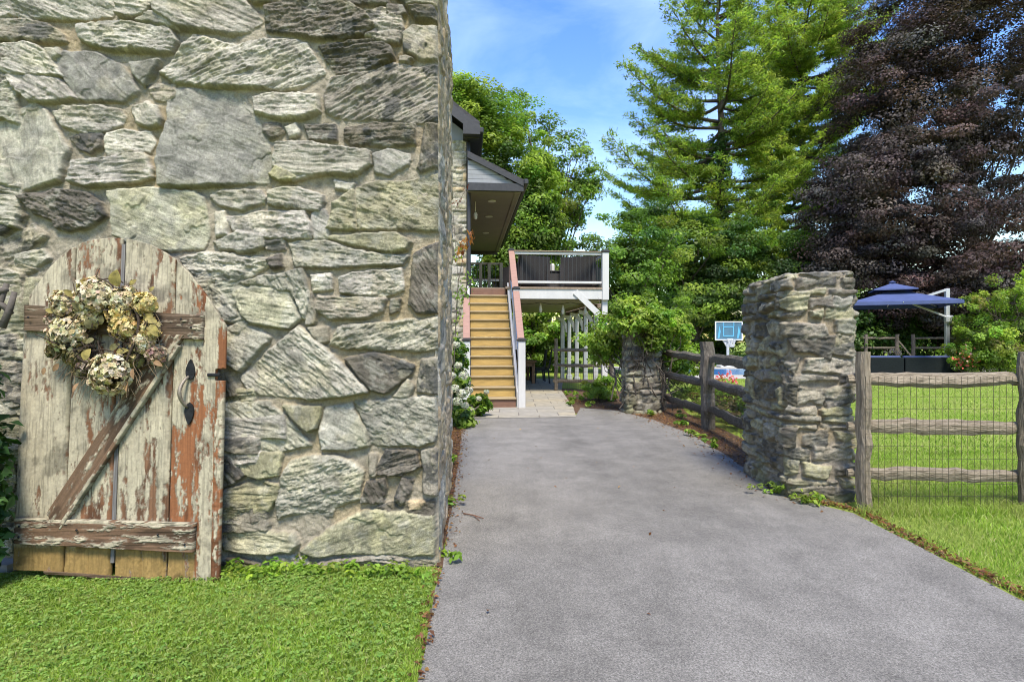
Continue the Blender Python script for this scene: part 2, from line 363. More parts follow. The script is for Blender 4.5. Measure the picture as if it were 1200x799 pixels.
# the near wall end: every stone of its face
ST_D = 3.55
STONES = """L 22 1 7,-20 8,13 32,23 60,21 98,23 130,19 138,6 138,-20
L 10 1 140,18 156,22 176,15 182,7 182,-10 142,-10
L 20 1 183,2 186,18 212,34 242,37 272,40 293,34 306,26 293,11 278,-10 188,-10
M 5 1 -10,25 28,25 56,30 75,43 77,48 53,50 -10,46
L 5 1.1 96,34 131,29 165,32 200,37 210,50 203,60 190,62 160,58 125,58 97,48
G 10 .6 162,27 178,18 192,22 210,35 196,32
L 22 .9 -10,54 38,54 56,62 75,90 43,88 15,88 -10,76
L 20 .6 57,60 71,58 74,66 65,72
L 30 .8 11,91 43,91 71,95 91,117 56,120 37,119 20,104
G 44 .5 68,71 79,62 116,65 143,78 156,94 162,107 143,119 115,118 94,115 76,92
G 20 .6 155,76 189,72 180,89 171,100 160,88
M 0 .8 174,102 204,99 206,108 200,116 184,116
D 30 .9 -10,100 10,112 12,122 -10,124
P 80 .5 -10,150 8,142 24,130 40,122 54,132 64,149 80,173 74,192 71,210 38,221 -10,222
L 5 .9 65,135 78,127 112,126 140,130 146,136 141,146 128,152 95,155 76,148
L 50 .8 156,126 172,121 184,126 191,140 188,146 176,149 163,144
D 30 1 84,162 100,158 120,158 120,171 107,179 92,173
L 8 1.1 128,158 143,154 175,157 180,168 175,177 128,182 125,173
L -3 .9 83,213 89,191 126,187 162,181 175,185 178,209 165,213 131,217 105,219
D 18 1.4 26,231 66,224 105,229 120,241 125,254 116,261 83,270 66,265 62,258 43,250
D -25 .9 -10,254 20,245 30,254 24,263 0,279 -10,283
D 20 .8 -10,232 10,238 2,247 -10,250
M -25 .8 -10,292 15,279 39,265 53,276 40,287 28,295 -10,306
M 10 .9 -5,315 19,308 43,316 25,324 0,326
L -15 .8 20,301 50,293 60,302 45,312 22,306
P 25 .6 134,228 180,222 227,226 238,233 242,261 244,277 238,290 195,293 165,290 139,277 137,246
G 22 .4 204,105 251,106 285,113 296,131 304,146 315,169 321,192 315,213 274,215 240,218 191,218 187,199 191,167 200,141 198,118
L -22 1 191,86 204,73 229,43 278,55 308,47 340,47 360,53 370,73 379,86 349,105 300,101 263,102 208,96
D -8 1.6 312,12 340,3 380,5 410,8 428,20 440,34 425,41 400,46 368,45 340,38 316,36
M 5 1.2 430,18 450,12 470,22 472,35 468,50 452,52 430,45 442,36
D 0 .6 408,-8 454,-8 455,7 410,6
D 0 .8 456,10 472,9 474,17 468,20 457,18
D 0 .8 481,14 510,12 513,24 490,24
M 0 .5 458,-10 514,-10 514,9 478,7
M 0 .8 286,-10 325,-10 318,3 298,3
D 0 .8 332,-10 404,-10 404,3 345,-1
M 20 .7 474,43 485,32 511,33 514,49 515,70 496,70 476,60
D -5 1.6 376,56 412,51 440,51 457,58 461,69 440,79 421,86 395,86 384,73
M 0 .7 470,69 482,71 479,76 470,75
M -28 1.2 389,94 425,88 463,77 485,81 511,79 514,120 513,141 481,143 444,141 403,138 384,131 382,113
L 0 .9 298,116 317,111 373,113 374,130 355,139 319,137 300,131
D 0 .8 311,147 328,146 330,156 319,164 311,154
L 0 .6 336,151 349,147 352,158 341,162
D 0 1 359,148 393,148 395,163 365,164
D -3 1.3 406,151 444,147 485,147 485,168 466,170 416,169 406,162
D 85 1.2 500,147 514,147 513,194 493,201 491,196 496,168
L 3 .8 326,169 350,168 416,175 434,179 434,192 416,203 380,204 345,210 330,197 322,194
O 0 .8 318,205 328,196 347,208 330,212
G 25 .7 440,182 455,175 480,182 478,192 455,203 440,201
O 18 1.1 418,222 444,213 481,214 513,205 514,270 481,269 420,268
O 18 1.1 413,224 415,268 384,267 391,239
L 0 .6 393,213 414,216 411,222 395,220
L 8 1.1 249,231 261,224 304,224 310,231 308,237 285,245 259,241
L 12 .9 315,224 347,220 379,231 375,248 340,243 315,239
L 80 .7 253,250 263,250 267,275 255,276
L 3 1.1 266,256 311,250 358,250 366,265 364,278 345,279 300,277 274,269
G 30 .7 368,252 380,247 386,262 383,278 369,279
L 0 .8 253,284 280,273 308,277 311,288 300,294 259,292
M 0 .8 312,285 330,281 332,292 315,293
L 8 1.3 214,303 246,296 311,305 315,311 300,322 274,329 242,330 225,324 217,314
D 0 .9 315,306 330,299 331,312 321,314
G 35 .8 230,339 255,335 266,348 278,369 263,374 248,369 236,354
P 10 .8 274,339 296,337 323,339 340,345 347,361 351,373 340,384 296,378 285,369
G 60 1 287,332 319,324 345,320 355,318 364,350 356,372 350,352 342,341 323,336
P 25 .9 258,388 278,380 300,386 316,396 312,402 282,434 272,428 261,418
L 38 1.1 284,443 325,405 350,384 378,405 401,426 430,458 400,464 365,466 330,464 296,460
D 60 .9 256,448 265,437 280,462 256,464
P 35 1 257,472 314,472 342,497 364,521 330,528 299,529 274,521 260,501
O 80 .8 334,477 377,476 369,500 362,504 345,487
G 28 .7 382,480 410,474 429,506 431,521 410,526 378,525 374,506
G 24 1 417,472 463,468 510,466 513,508 510,515 489,521 444,520 434,517 430,498
D 30 .7 407,420 440,414 485,429 482,437 450,460 436,456 425,444
L 0 .6 462,464 478,446 484,452 480,464
M 70 .9 496,422 512,422 513,459 491,459 493,437
L -20 1.1 388,402 397,384 444,380 514,373 513,408 485,411 448,409 400,406
D 60 1 487,298 514,284 515,365 489,365 482,358 483,326
O 5 .6 386,277 463,275 482,285 478,292 455,295 425,288
G 6 .9 340,287 350,284 384,283 431,298 478,301 472,309 431,310 397,313 350,313 346,300
L 0 .8 367,324 386,322 388,339 369,341
L 0 1 399,328 416,321 470,316 472,339 451,346 433,346 401,343
M 5 1.1 374,348 397,350 451,350 446,365 429,373 390,373 372,362
D 0 .8 459,352 470,352 466,365 457,367
M 60 .8 367,345 371,365 368,378 359,380 365,352
M 0 .7 362,384 384,384 384,398 372,400
D 50 1 256,534 270,535 290,556 275,566 256,572
O 85 .7 274,531 330,531 327,556 305,560 293,557
O 0 .8 256,580 282,569 310,564 327,569 318,592 312,603 305,611 256,611
P -15 1.2 331,562 342,541 370,534 395,535 412,541 425,552 421,584 391,592 388,603 365,598 345,600 327,606 325,588
O 5 .8 256,626 295,622 344,624 349,635 342,645 310,646 265,643
O -22 .5 354,645 384,620 421,601 444,598 508,603 510,631 508,648 470,648 440,647 403,646 372,650
M 5 1.3 362,669 378,658 431,652 485,650 511,652 512,672 480,680 430,680 380,680
D 10 1 254,658 284,654 305,661 310,674 258,680
L 0 .7 314,652 359,652 361,662 336,663
D -20 1.2 440,553 454,528 488,529 491,545 470,555
D 60 1 425,588 433,564 451,560 453,571 448,588
D 60 1 465,584 472,560 483,562 478,579 470,590
M 80 .9 496,528 511,525 511,578 498,576
D 0 .9 444,594 470,588 490,592 508,586 508,602 478,600
T 0 .4 480,588 496,587 493,593 482,594
M 80 .7 434,534 441,534 440,555 436,554""".split('\n')
def px_u(x): return (x-600)*ST_D/F
def px_v(y): return CH-(y-399.5)*ST_D/F
stones = []
for ln in STONES:
    a = ln.split(); stones.append((a[0], float(a[1]), float(a[2]), [(px_u(float(q.split(',')[0])), px_v(float(q.split(',')[1]))) for q in a[3:]]))
# the stones behind the gate and beyond the frame
XL, XR, ZT = -4.4, px_u(513), 4.15
stones += courses(px_u(-8), px_u(252), -0.02, px_v(335), (.12, .26), (.2, .5), 5, tones='LLMMOP')
stones += courses(XL, px_u(-14), -0.02, ZT, (.12, .28), (.2, .5), 6, tones='LLMMOP')
stones += courses(px_u(-14), XR-.02, px_v(-13), ZT, (.14, .26), (.2, .5), 9, tones='LLMMO')
us = np.arange(XL, XR+.0022, .0046); vs = np.arange(-0.06, ZT, .0046)
Hf, Cf = stone_field(us, vs, stones, 3)
nu, nv = len(us), len(vs)
U, V = np.meshgrid(us, vs)
# round the outer arris over a few centimetres
ro = np.clip((U-(XR-.03))/.03, 0, 1)**2*.022
Vf = np.stack([U+0.012*(fbm(V*9, V*0+3, 5, 3)-.5)[..., :]*sstep(XR-.25, XR, U), ST_D-Hf+ro, V], -1).reshape(-1, 3)
q1 = quads(nv, nu)
SIDE = np.array(G(526, 575))-np.array((XR, ST_D)); SLEN = 2.3
sd = SIDE/np.linalg.norm(SIDE); sn = np.array([sd[1], -sd[0]])
ts = np.arange(0, SLEN, .010); vs2 = np.linspace(vs[0], vs[-1], 420)
H2, C2 = stone_field(ts, vs2, [(a, b, c*.6, d) for a, b, c, d in courses(0, SLEN, -.02, ZT, (.12, .3), (.25, .6), 8, tones='TTTL')], 21, mort=(.56, .49, .37), prot=(.006, .016), edge=.02)  # paler, warmer stones and mortar put the light on this side into colour
T2, V2 = np.meshgrid(ts, vs2)
k0 = np.clip(T2/.05, 0, 1)
H2 = H2*k0-.022*(1-k0)**2
X2 = XR+sd[0]*T2+sn[0]*H2+.004; Y2 = ST_D+.012+sd[1]*T2+sn[1]*H2
Vs_ = np.stack([X2, Y2, V2], -1).reshape(-1, 3)
q2 = quads(len(vs2), len(ts))+len(Vf)
ex, ey = XR+sd[0]*SLEN-.03, ST_D+sd[1]*SLEN
bk = np.array([(XL, ST_D+.02, -.06), (ex, ey, -.06), (XL-.2, ey, -.06), (XL, ST_D+.02, ZT-.01), (ex, ey, ZT-.01), (XL-.2, ey, ZT-.01), (XR-.02, ST_D+.04, ZT-.01)])
n0 = len(Vf)+len(Vs_)
q3 = np.array([(n0+1, n0+2, n0+5, n0+4), (n0, n0+3, n0+5, n0+2), (n0+3, n0+6, n0+4, n0+5)])
allV = np.concatenate([Vf, Vs_, bk]); allC = np.concatenate([Cf.reshape(-1, 3), C2.reshape(-1, 3), np.full((7, 3), .25)])
m_stone = MA('rubble_stone', bump=.75, bscale=190, bdist=.008, var=.42, vscale=150)
ow = obj('stone_wall', (allV, (np.concatenate([q1, q2, q3]).ravel(), 4)), m_stone, None, col=allC, smooth=True)
tag(ow, 'tall rubble stone wall end in pale grey and olive slate behind the old gate', 'wall')

# ------------------------------------------------------------------ ground, driveway, path
def sheet(name, pts, z, mat, wob=0.02, step=.12, seed=1, thick=0):
    """flat sheet with a slightly ragged outline"""
    out = []
    for i in range(len(pts)):
        a = np.array(pts[i]); b = np.array(pts[(i+1) % len(pts)]); n = max(1, int(np.linalg.norm(b-a)/step))
        for k in range(n): out.append(a+(b-a)*k/n)
    o = np.array(out); s = np.arange(len(o))*.37
    o = o+wob*np.stack([fbm(s, s*0, seed, 3)-.5, fbm(s, s*0+9, seed, 3)-.5], -1)*2
    mb = MB(); n = len(o)
    mb.add([(x, y, z) for x, y in o], [tuple(range(n))])
    ob = obj(name, mb, mat); ob['kind'] = 'structure'
    import bmesh
    b = bmesh.new(); b.from_mesh(ob.data); bmesh.ops.triangulate(b, faces=b.faces)
    for f in b.faces:
        if f.normal.z < 0: f.normal_flip()
    b.to_mesh(ob.data); b.free(); return ob

def ground_mat():
    m, t, b = newmat('lawn_soil'); l = t.links.new
    tc = t.nodes.new('ShaderNodeTexCoord')
    n1 = t.nodes.new('ShaderNodeTexNoise'); n1.inputs['Scale'].default_value = 0.9; n1.inputs['Detail'].default_value = 8
    n2 = t.nodes.new('ShaderNodeTexNoise'); n2.inputs['Scale'].default_value = 38; n2.inputs['Detail'].default_value = 5; n2.inputs['Roughness'].default_value = .75
    l(tc.outputs['Object'], n1.inputs['Vector']); l(tc.outputs['Object'], n2.inputs['Vector'])
    ad = t.nodes.new('ShaderNodeMath'); ad.operation = 'ADD'; l(n1.outputs[0], ad.inputs[0]); l(n2.outputs[0], ad.inputs[1])
    r = t.nodes.new('ShaderNodeValToRGB'); r.color_ramp.elements[0].position = .62; r.color_ramp.elements[1].position = 1.3
    ad2 = t.nodes.new('ShaderNodeMath'); ad2.operation = 'MULTIPLY'; ad2.inputs[1].default_value = .78
    l(ad.outputs[0], ad2.inputs[0]); l(ad2.outputs[0], r.inputs[0])
    r.color_ramp.elements[0].color = (.14, .21, .024, 1); r.color_ramp.elements[1].color = (.27, .31, .07, 1)
    l(r.outputs[0], b.inputs['Base Color']); b.inputs['Roughness'].default_value = .95; b.inputs['Specular IOR Level'].default_value = .1
    bp = t.nodes.new('ShaderNodeBump'); bp.inputs['Strength'].default_value = .8; bp.inputs['Distance'].default_value = .04
    l(n2.outputs[0], bp.inputs['Height']); l(bp.outputs[0], b.inputs['Normal']); return m
mb = MB(); mb.add([(-400, -60, 0), (400, -60, 0), (400, 500, 0), (-400, 500, 0)], [(0, 1, 2, 3)])
g = obj('ground', mb, ground_mat()); g['kind'] = 'structure'

def asphalt_mat():
    m, t, b = newmat('asphalt'); l = t.links.new
    tc = t.nodes.new('ShaderNodeTexCoord')
    def N(scale, det, rough=.6):
        n = t.nodes.new('ShaderNodeTexNoise'); n.inputs['Scale'].default_value = scale; n.inputs['Detail'].default_value = det; n.inputs['Roughness'].default_value = rough
        l(tc.outputs['Object'], n.inputs['Vector']); return n
    big = N(.8, 6, .65); mid = N(2.2, 7, .7)
    mps = t.nodes.new('ShaderNodeMapping'); mps.inputs['Scale'].default_value = (1.0, .13, 1); l(tc.outputs['Object'], mps.inputs[0]); l(mps.outputs[0], big.inputs['Vector']); fin = N(125, 5, .9)
    vo = t.nodes.new('ShaderNodeTexVoronoi'); vo.inputs['Scale'].default_value = 130; l(tc.outputs['Object'], vo.inputs['Vector'])
    r1 = t.nodes.new('ShaderNodeValToRGB'); r1.color_ramp.elements[0].position = .38; r1.color_ramp.elements[1].position = .62
    r1.color_ramp.elements[0].color = (.102, .090, .066, 1); r1.color_ramp.elements[1].color = (.190, .169, .125, 1)
    a = t.nodes.new('ShaderNodeMath'); a.operation = 'ADD'; l(big.outputs[0], a.inputs[0]); l(mid.outputs[0], a.inputs[1])
    a2 = t.nodes.new('ShaderNodeMath'); a2.operation = 'MULTIPLY'; a2.inputs[1].default_value = .5; l(a.outputs[0], a2.inputs[0]); l(a2.outputs[0], r1.inputs[0])
    # aggregate speckle
    sp = t.nodes.new('ShaderNodeMix'); sp.data_type = 'RGBA'; sp.blend_type = 'MULTIPLY'; sp.inputs[0].default_value = .85
    r2 = t.nodes.new('ShaderNodeValToRGB'); r2.color_ramp.elements[0].position = .36; r2.color_ramp.elements[1].position = .64
    r2.color_ramp.elements[0].color = (.30, .30, .31, 1); r2.color_ramp.elements[1].color = (1.75, 1.72, 1.68, 1)
    l(fin.outputs[0], r2.inputs[0]); l(r1.outputs[0], sp.inputs[6]); l(r2.outputs[0], sp.inputs[7])
    sp2 = t.nodes.new('ShaderNodeMix'); sp2.data_type = 'RGBA'; sp2.blend_type = 'MULTIPLY'; sp2.inputs[0].default_value = .55
    gr = t.nodes.new('ShaderNodeRGBToBW'); l(vo.outputs['Color'], gr.inputs[0]); l(sp.outputs[2], sp2.inputs[6]); l(gr.outputs[0], sp2.inputs[7])
    hs = t.nodes.new('ShaderNodeHueSaturation'); hs.inputs['Saturation'].default_value = .55; hs.inputs['Value'].default_value = 1.4
    l(sp2.outputs[2], hs.inputs['Color']); l(hs.outputs[0], b.inputs['Base Color'])
    b.inputs['Roughness'].default_value = .9; b.inputs['Specular IOR Level'].default_value = .25
    bp = t.nodes.new('ShaderNodeBump'); bp.inputs['Strength'].default_value = .7; bp.inputs['Distance'].default_value = .006
    l(fin.outputs[0], bp.inputs['Height'])
    bp2 = t.nodes.new('ShaderNodeBump'); bp2.inputs['Strength'].default_value = .35; bp2.inputs['Distance'].default_value = .03
    l(mid.outputs[0], bp2.inputs['Height']); l(bp.outputs[0], bp2.inputs['Normal']); l(bp2.outputs[0], b.inputs['Normal']); return m
DL = [(-.22, -4), G(490, 799), G(500, 745), G(510, 695), G(518, 664), G(522, 640), G(527, 610), G(534, 565), G(538, 530), G(541, 505), G(545, 489)]
DR = [G(676, 486), G(680, 478), G(722, 481), G(765, 492), G(808, 508), G(850, 533), G(872, 549), G(905, 577), G(935, 586), G(1000, 602), G(1090, 648), G(1200, 706), (2.95, -4)]
drive = sheet('driveway', DL+DR, .006, asphalt_mat(), .012, .1, 3)
mulch_m = M('leaf_mulch', (.11, .062, .032), .95, .5, 30, bump=.9, bscale=60, bdist=.03)
litter_edge = [G(900, 588), G(858, 548), G(815, 521), G(770, 503), G(725, 490), G(672, 484), G(655, 455), (4.2, 15.2), (3.4, 11.0), (3.3, 8), (2.9, 6.2)]
sheet('mulch_bed', litter_edge, .003, mulch_m, .03, .2, 5)
sheet('mulch_strip', [(-.62, 3.6), (-.40, 3.5), G(522, 640), G(534, 600), G(545, 540), G(548, 500), G(549, 484), (-1.9, 11.4), (-1.3, 6)], .0035, mulch_m, .03, .2, 6)
def paver_mat():
    m, t, b = newmat('flagstone'); l = t.links.new
    tc = t.nodes.new('ShaderNodeTexCoord'); br = t.nodes.new('ShaderNodeTexBrick')
    br.inputs['Scale'].default_value = 1.0; br.inputs['Brick Width'].default_value = .75; br.inputs['Row Height'].default_value = .5; br.inputs['Mortar Size'].default_value = .012
    br.inputs['Color1'].default_value = (.30, .26, .18, 1); br.inputs['Color2'].default_value = (.25, .23, .185, 1); br.inputs['Mortar'].default_value = (.15, .13, .10, 1)
    n = t.nodes.new('ShaderNodeTexNoise'); n.inputs['Scale'].default_value = 6; n.inputs['Detail'].default_value = 7
    l(tc.outputs['Object'], br.inputs['Vector']); l(tc.outputs['Object'], n.inputs['Vector'])
    mm = t.nodes.new('ShaderNodeMix'); mm.data_type = 'RGBA'; mm.blend_type = 'MULTIPLY'; mm.inputs[0].default_value = .6
    r = t.nodes.new('ShaderNodeValToRGB'); r.color_ramp.elements[0].position = .3; r.color_ramp.elements[0].color = (.6, .6, .6, 1); r.color_ramp.elements[1].position = .7; r.color_ramp.elements[1].color = (1.2, 1.2, 1.2, 1)
    l(n.outputs[0], r.inputs[0]); l(br.outputs[0], mm.inputs[6]); l(r.outputs[0], mm.inputs[7]); l(mm.outputs[2], b.inputs['Base Color'])
    b.inputs['Roughness'].default_value = .85
    bp = t.nodes.new('ShaderNodeBump'); bp.inputs['Strength'].default_value = .4; bp.inputs['Distance'].default_value = .01
    l(br.outputs['Fac'], bp.inputs['Height']); bp.invert = True; l(bp.outputs[0], b.inputs['Normal']); return m
flag = paver_mat()
sheet('flagstone_path', [G(545, 491), G(600, 490), G(675, 489), G(672, 478), G(658, 458), (1.9, 21), (-2.4, 21), (-1.15, 12), G(549, 481)], .012, flag, .004, .3, 8)
conc = M('pool_deck_stone', (.40, .38, .34), .85, .15, 3, bump=.2)
sheet('pool_deck', [(5.2, 21), (15.2, 21.2), (15.4, 31), (5.2, 31)], .004, conc, 0, 2)
wm, wt, wb = newmat('pool_water'); wb.inputs['Base Color'].default_value = (.03, .13, .34, 1); wb.inputs['Roughness'].default_value = .22
wn = wt.nodes.new('ShaderNodeTexNoise'); wn.inputs['Scale'].default_value = 3; wbp = wt.nodes.new('ShaderNodeBump'); wbp.inputs['Strength'].default_value = .15
wt.links.new(wn.outputs[0], wbp.inputs['Height']); wt.links.new(wbp.outputs[0], wb.inputs['Normal'])
sheet('pool_water', [(6.6, 23.4), (14, 23.6), (14.1, 28.4), (6.6, 28.2)], .010, wm, 0, 2)
sheet('patio', [(13.2, 23.2), (26, 22.6), (27, 30), (13.2, 30)], .008, M('patio_stone', (.33, .30, .27), .85, .2, 4, bump=.3), 0, 2)

# ------------------------------------------------------------------ foliage tools
def leaf_cards(Pn, Nn, size, cols, aspect=.55, r=rng, sizevar=.35, fold=.18, align=None):
    """one folded rhombic leaf at each point"""
    n = len(Pn); Nn = Nn/(np.linalg.norm(Nn, axis=1)[:, None]+1e-9)
    t = r.normal(size=(n, 3)) if align is None else align+r.normal(scale=.35, size=(n, 3))
    t -= Nn*np.sum(t*Nn, 1)[:, None]; t /= np.linalg.norm(t, axis=1)[:, None]+1e-9
    b = np.cross(Nn, t)
    s = (size*(1+sizevar*r.uniform(-1, 1, n)))[:, None]
    w = s*aspect*.5
    v0 = Pn-t*s*.5; v2 = Pn+t*s*.5-Nn*s*.12
    v1 = Pn+b*w+Nn*s*fold*.5-t*s*.05; v3 = Pn-b*w+Nn*s*fold*.5-t*s*.05
    V = np.stack([v0, v1, v2, v3], 1).reshape(-1, 3)
    return V, np.arange(4*n), np.repeat(cols, 4, 0)
def pick(pal, n, r=rng, v=.22):
    pal = np.array(pal); i = r.integers(0, len(pal), n)
    return pal[i]*(1+v*r.normal(size=(n, 1)))*(1+.06*r.normal(size=(n, 3)))
def clump_leaves(cen, rad, per, size, pal, r=rng, flat=.55, up=.8, aspect=.55, cvar=.2, out=None):
    """cen (n,3), rad (n,): leaves on and in flattened clumps"""
    n = len(cen); N = n*per
    d = r.normal(size=(N, 3)); d /= np.linalg.norm(d, axis=1)[:, None]
    rr = r.uniform(.25, 1, N)**.5
    c = np.repeat(cen, per, 0); R_ = np.repeat(rad, per)[:, None]
    off = d*rr[:, None]*R_; off[:, 2] *= flat
    nn = d*.8+np.array([0, 0, up])+r.normal(scale=.45, size=(N, 3))
    if out is not None: nn = nn+np.repeat(out, per, 0)*.5
    cl = np.repeat(pick(pal, n, r, cvar), per, 0)*(1+.18*r.normal(size=(N, 1)))
    return leaf_cards(c+off, nn, np.full(N, size), np.clip(cl, .004, .6), aspect, r)
def ell_points(n, c, rad, r=rng, shell=.55, zlo=-1):
    out = []
    while len(out) < n:
        d = r.normal(size=3); d /= np.linalg.norm(d)
        if d[2] < zlo: continue
        k = shell+(1-shell)*r.random()**.6 if r.random() < .8 else r.random()*shell
        out.append(np.array(c)+d*k*np.array(rad))
    return np.array(out)
def tri_loops(V, idx): return (V, (idx, 4))
def join(parts):
    V = []; I = []; Cc = []; n = 0
    for v, i, c in parts: V.append(v); I.append(i+n); Cc.append(c); n += len(v)
    return np.concatenate(V), np.concatenate(I), np.concatenate(Cc)
lf = MLEAF('green_leaf', .5); lf_dark = MLEAF('purple_leaf', .25, .55, .25); lf_pine = MLEAF('pine_needles', .55, .55)
bark = M('bark', (.10, .08, .06), .95, .4, 6, (1, 1, .25), bump=.8, bdist=.03)
def limb_path(a, b, sag=.0, wob=.2, n=6, r=rng):
    a = np.array(a, float); b = np.array(b, float); t = np.linspace(0, 1, n)[:, None]
    p = a+(b-a)*t; p[:, 2] += sag*np.sin(t[:, 0]*math.pi)
    p[1:-1] += r.normal(scale=wob, size=(n-2, 3)); return p
def crown_from(cen, rad, per, size, pal, **k): return clump_leaves(np.array(cen), np.array(rad), per, size, pal, **k)
def broad_tree(name, label, base, H, blobs, ncl, crad, per, size, pal, trunk_r=.25, cat='tree', group=None, mat=None, lean=(0, 0), shell=.55, cvar=.22, flat=.55, seed=1, zmin=.3, up=.8):
    """blobs: list of (centre, radii, weight) making the uneven crown"""
    r = np.random.default_rng(seed)
    t = thing(name, label, cat, (base[0], base[1], 0), group=group)
    wsum = sum(b[2] for b in blobs); cen = []
    for c, rd, w in blobs: cen.append(ell_points(max(3, int(ncl*w/wsum)), c, rd, r, shell))
    cen = np.concatenate(cen); cen = cen[cen[:, 2] > zmin]
    mid = np.array(blobs[0][0]); out = cen-mid; out /= np.linalg.norm(out, axis=1)[:, None]+1e-9
    rad = r.uniform(*crad, len(cen))
    V, I, Cl = clump_leaves(cen, rad, per, size, pal, r, flat, up, cvar=cvar, out=out)
    tb = MB(); top = np.array([base[0]+lean[0], base[1]+lean[1], H*.8])
    b0 = np.array([base[0], base[1], -.05])
    tp = limb_path(b0, top, 0, .12, 7, r); tb.tube(tp, np.linspace(trunk_r, trunk_r*.25, 7), 9)
    for c in cen[r.permutation(len(cen))[:min(len(cen), 46)]]:
        k = r.uniform(.2, .75); s = b0+(top-b0)*k
        if c[2] < s[2]-.5: s = b0+(top-b0)*max(.1, min(.7, (c[2]-.6)/H))
        tb.tube(limb_path(s, c, .15, .12, 6, r), np.linspace(min(.07, trunk_r*.22), .012, 6), 5)
    obj('trunk', tb, bark, t, smooth=True)
    obj('crown', (V, (I, 4)), mat or lf, t, col=Cl)
    return t
# ------------------------------------------------------------------ the old garden gate, leaning on the wall
GK = 3.36/F
gate = thing('garden_gate', 'weathered arched plank gate with peeling cream paint, leaning on the tall stone wall', 'gate', ((140-600)*GK, 3.31, 0.0))
gate.rotation_euler = (R(-3.0), 0, 0)
GZ0 = CH-(676-399.5)*GK
gate.location.z = GZ0
ORG[gate] = np.zeros(3)
def gx(x): return (x-140)*GK
def gz(y): return (676-y)*GK
ARX = [20, 22, 27.9, 28, 36, 50, 62, 75, 90, 105, 120, 135, 150, 169, 186, 203, 216, 229, 240, 250, 262]
ARY = [391, 391, 390, 346, 334, 313, 300, 289, 281.5, 278, 276.5, 276.5, 279, 284, 293, 305, 318, 335, 349, 364, 383]
BOTX = [20, 50, 60, 61, 120, 200, 233, 234, 262]; BOTY = [664, 665, 665, 669, 671, 676, 678, 679, 681]
PAINT = np.array((.41, .36, .25)); WOODR = np.array((.24, .095, .038)); WOODG = np.array((.125, .088, .055)); OCHRE = np.array((.27, .175, .06))
def wood_relief(x, z, seed, bare=.4, hue=0.5, along='z', paint=PAINT, crack=.5):
    """height and colour of old painted boards: peeling paint over grained wood"""
    a, b = (z, x) if along == 'z' else (x, z)
    grain = fbm_s(a*5, b*150, seed, 4); g2 = fbm_s(a*1.6, b*40, seed+1, 4)
    wood = WOODR*hue+WOODG*(1-hue)
    cw = wood*(.45+1.05*(.6*grain+.4*g2))[..., None]
    cw = cw*(1-.45*sstep(.52, .66, fbm_s(a*3, b*14, seed+15, 4)))[..., None]
    m = .66*fbm_s(a*4.2, b*24, seed+2, 5, .6)+.34*fbm_s(a*26, b*70, seed+3, 4, .6)
    pm = sstep(bare-.008, bare+.008, m) if np.isscalar(bare) else sstep(-.008, .008, m-bare)
    pc = paint*(.62+.74*fbm_s(a*9, b*26, seed+4, 6, .65))[..., None]
    ck = fbm_s(a*46, b*90, seed+6, 3); lines = np.maximum(sstep(.58, .66, fbm_s(a*9, b*170, seed+7, 3)), .3*sstep(.60, .68, fbm_s(a*80, b*40, seed+12, 3)))*crack
    pc = pc*(1-.62*lines)[..., None]
    pc = pc*(1-.4*sstep(.6, .75, fbm(x*9, z*9, seed+8, 4)))[..., None]
    dm = m-bare; th_ = (sstep(-.055, -.03, dm)*(1-pm)*.75)[..., None]      # thin chalky remains beside the paint
    cw = cw*(1-th_)+np.array((.235, .195, .14))*(.6+.8*grain)[..., None]*th_
    pc = pc*(1-.30*sstep(.035, .0, dm))[..., None]
    col = cw*(1-pm[..., None])+pc*pm[..., None]
    h = -.0035*(1-grain)-.002*(1-g2)+pm*(.0030+.0012*(ck-.5))-.0025*lines*pm
    return h, col
def plank_mesh(x0, x1, zb, zt, y, thick, hfun, res=.005):
    """front face with relief between two outlines, and a skirt behind it"""
    nx = max(3, int((x1-x0)/res)); xs = np.linspace(x0, x1, nx)
    ztv = zt(xs); zbv = zb(xs); nz = max(3, int((ztv.max()-zbv.min())/res))
    k = np.linspace(0, 1, nz)[:, None]; Z = zbv[None]+(ztv-zbv)[None]*k; X = np.broadcast_to(xs[None], Z.shape)
    h, c = hfun(X, Z)
    V = np.stack([X, y-h, Z], -1).reshape(-1, 3); q = quads(nz, nx)
    idx = np.arange(nz*nx).reshape(nz, nx)
    ring = np.concatenate([idx[0, :], idx[1:, -1], idx[-1, -2::-1], idx[-2:0:-1, 0]])
    Bk = V[ring].copy(); Bk[:, 1] = y+thick; n = len(V); m = len(ring); j = np.arange(m); j2 = (j+1) % m
    qs = np.stack([ring[j2], ring[j], n+j, n+j2], -1)
    return np.concatenate([V, Bk]), np.concatenate([q, qs]).ravel(), np.concatenate([c.reshape(-1, 3), c.reshape(-1, 3)[ring]*.6])
m_wood = MA('peeling_painted_wood', .85, .35, 260, .002, .22, 60)
def arch(xs): return gz(np.interp(xs/GK+140, ARX, ARY))
def botm(xs): return gz(np.interp(xs/GK+140, BOTX, BOTY))
BRD = [(21, 79, .375, .4), (80.3, 134.5, .445, .6), (138.8, 198.5, .435, .45), (200, 261, .53, 1.0)]
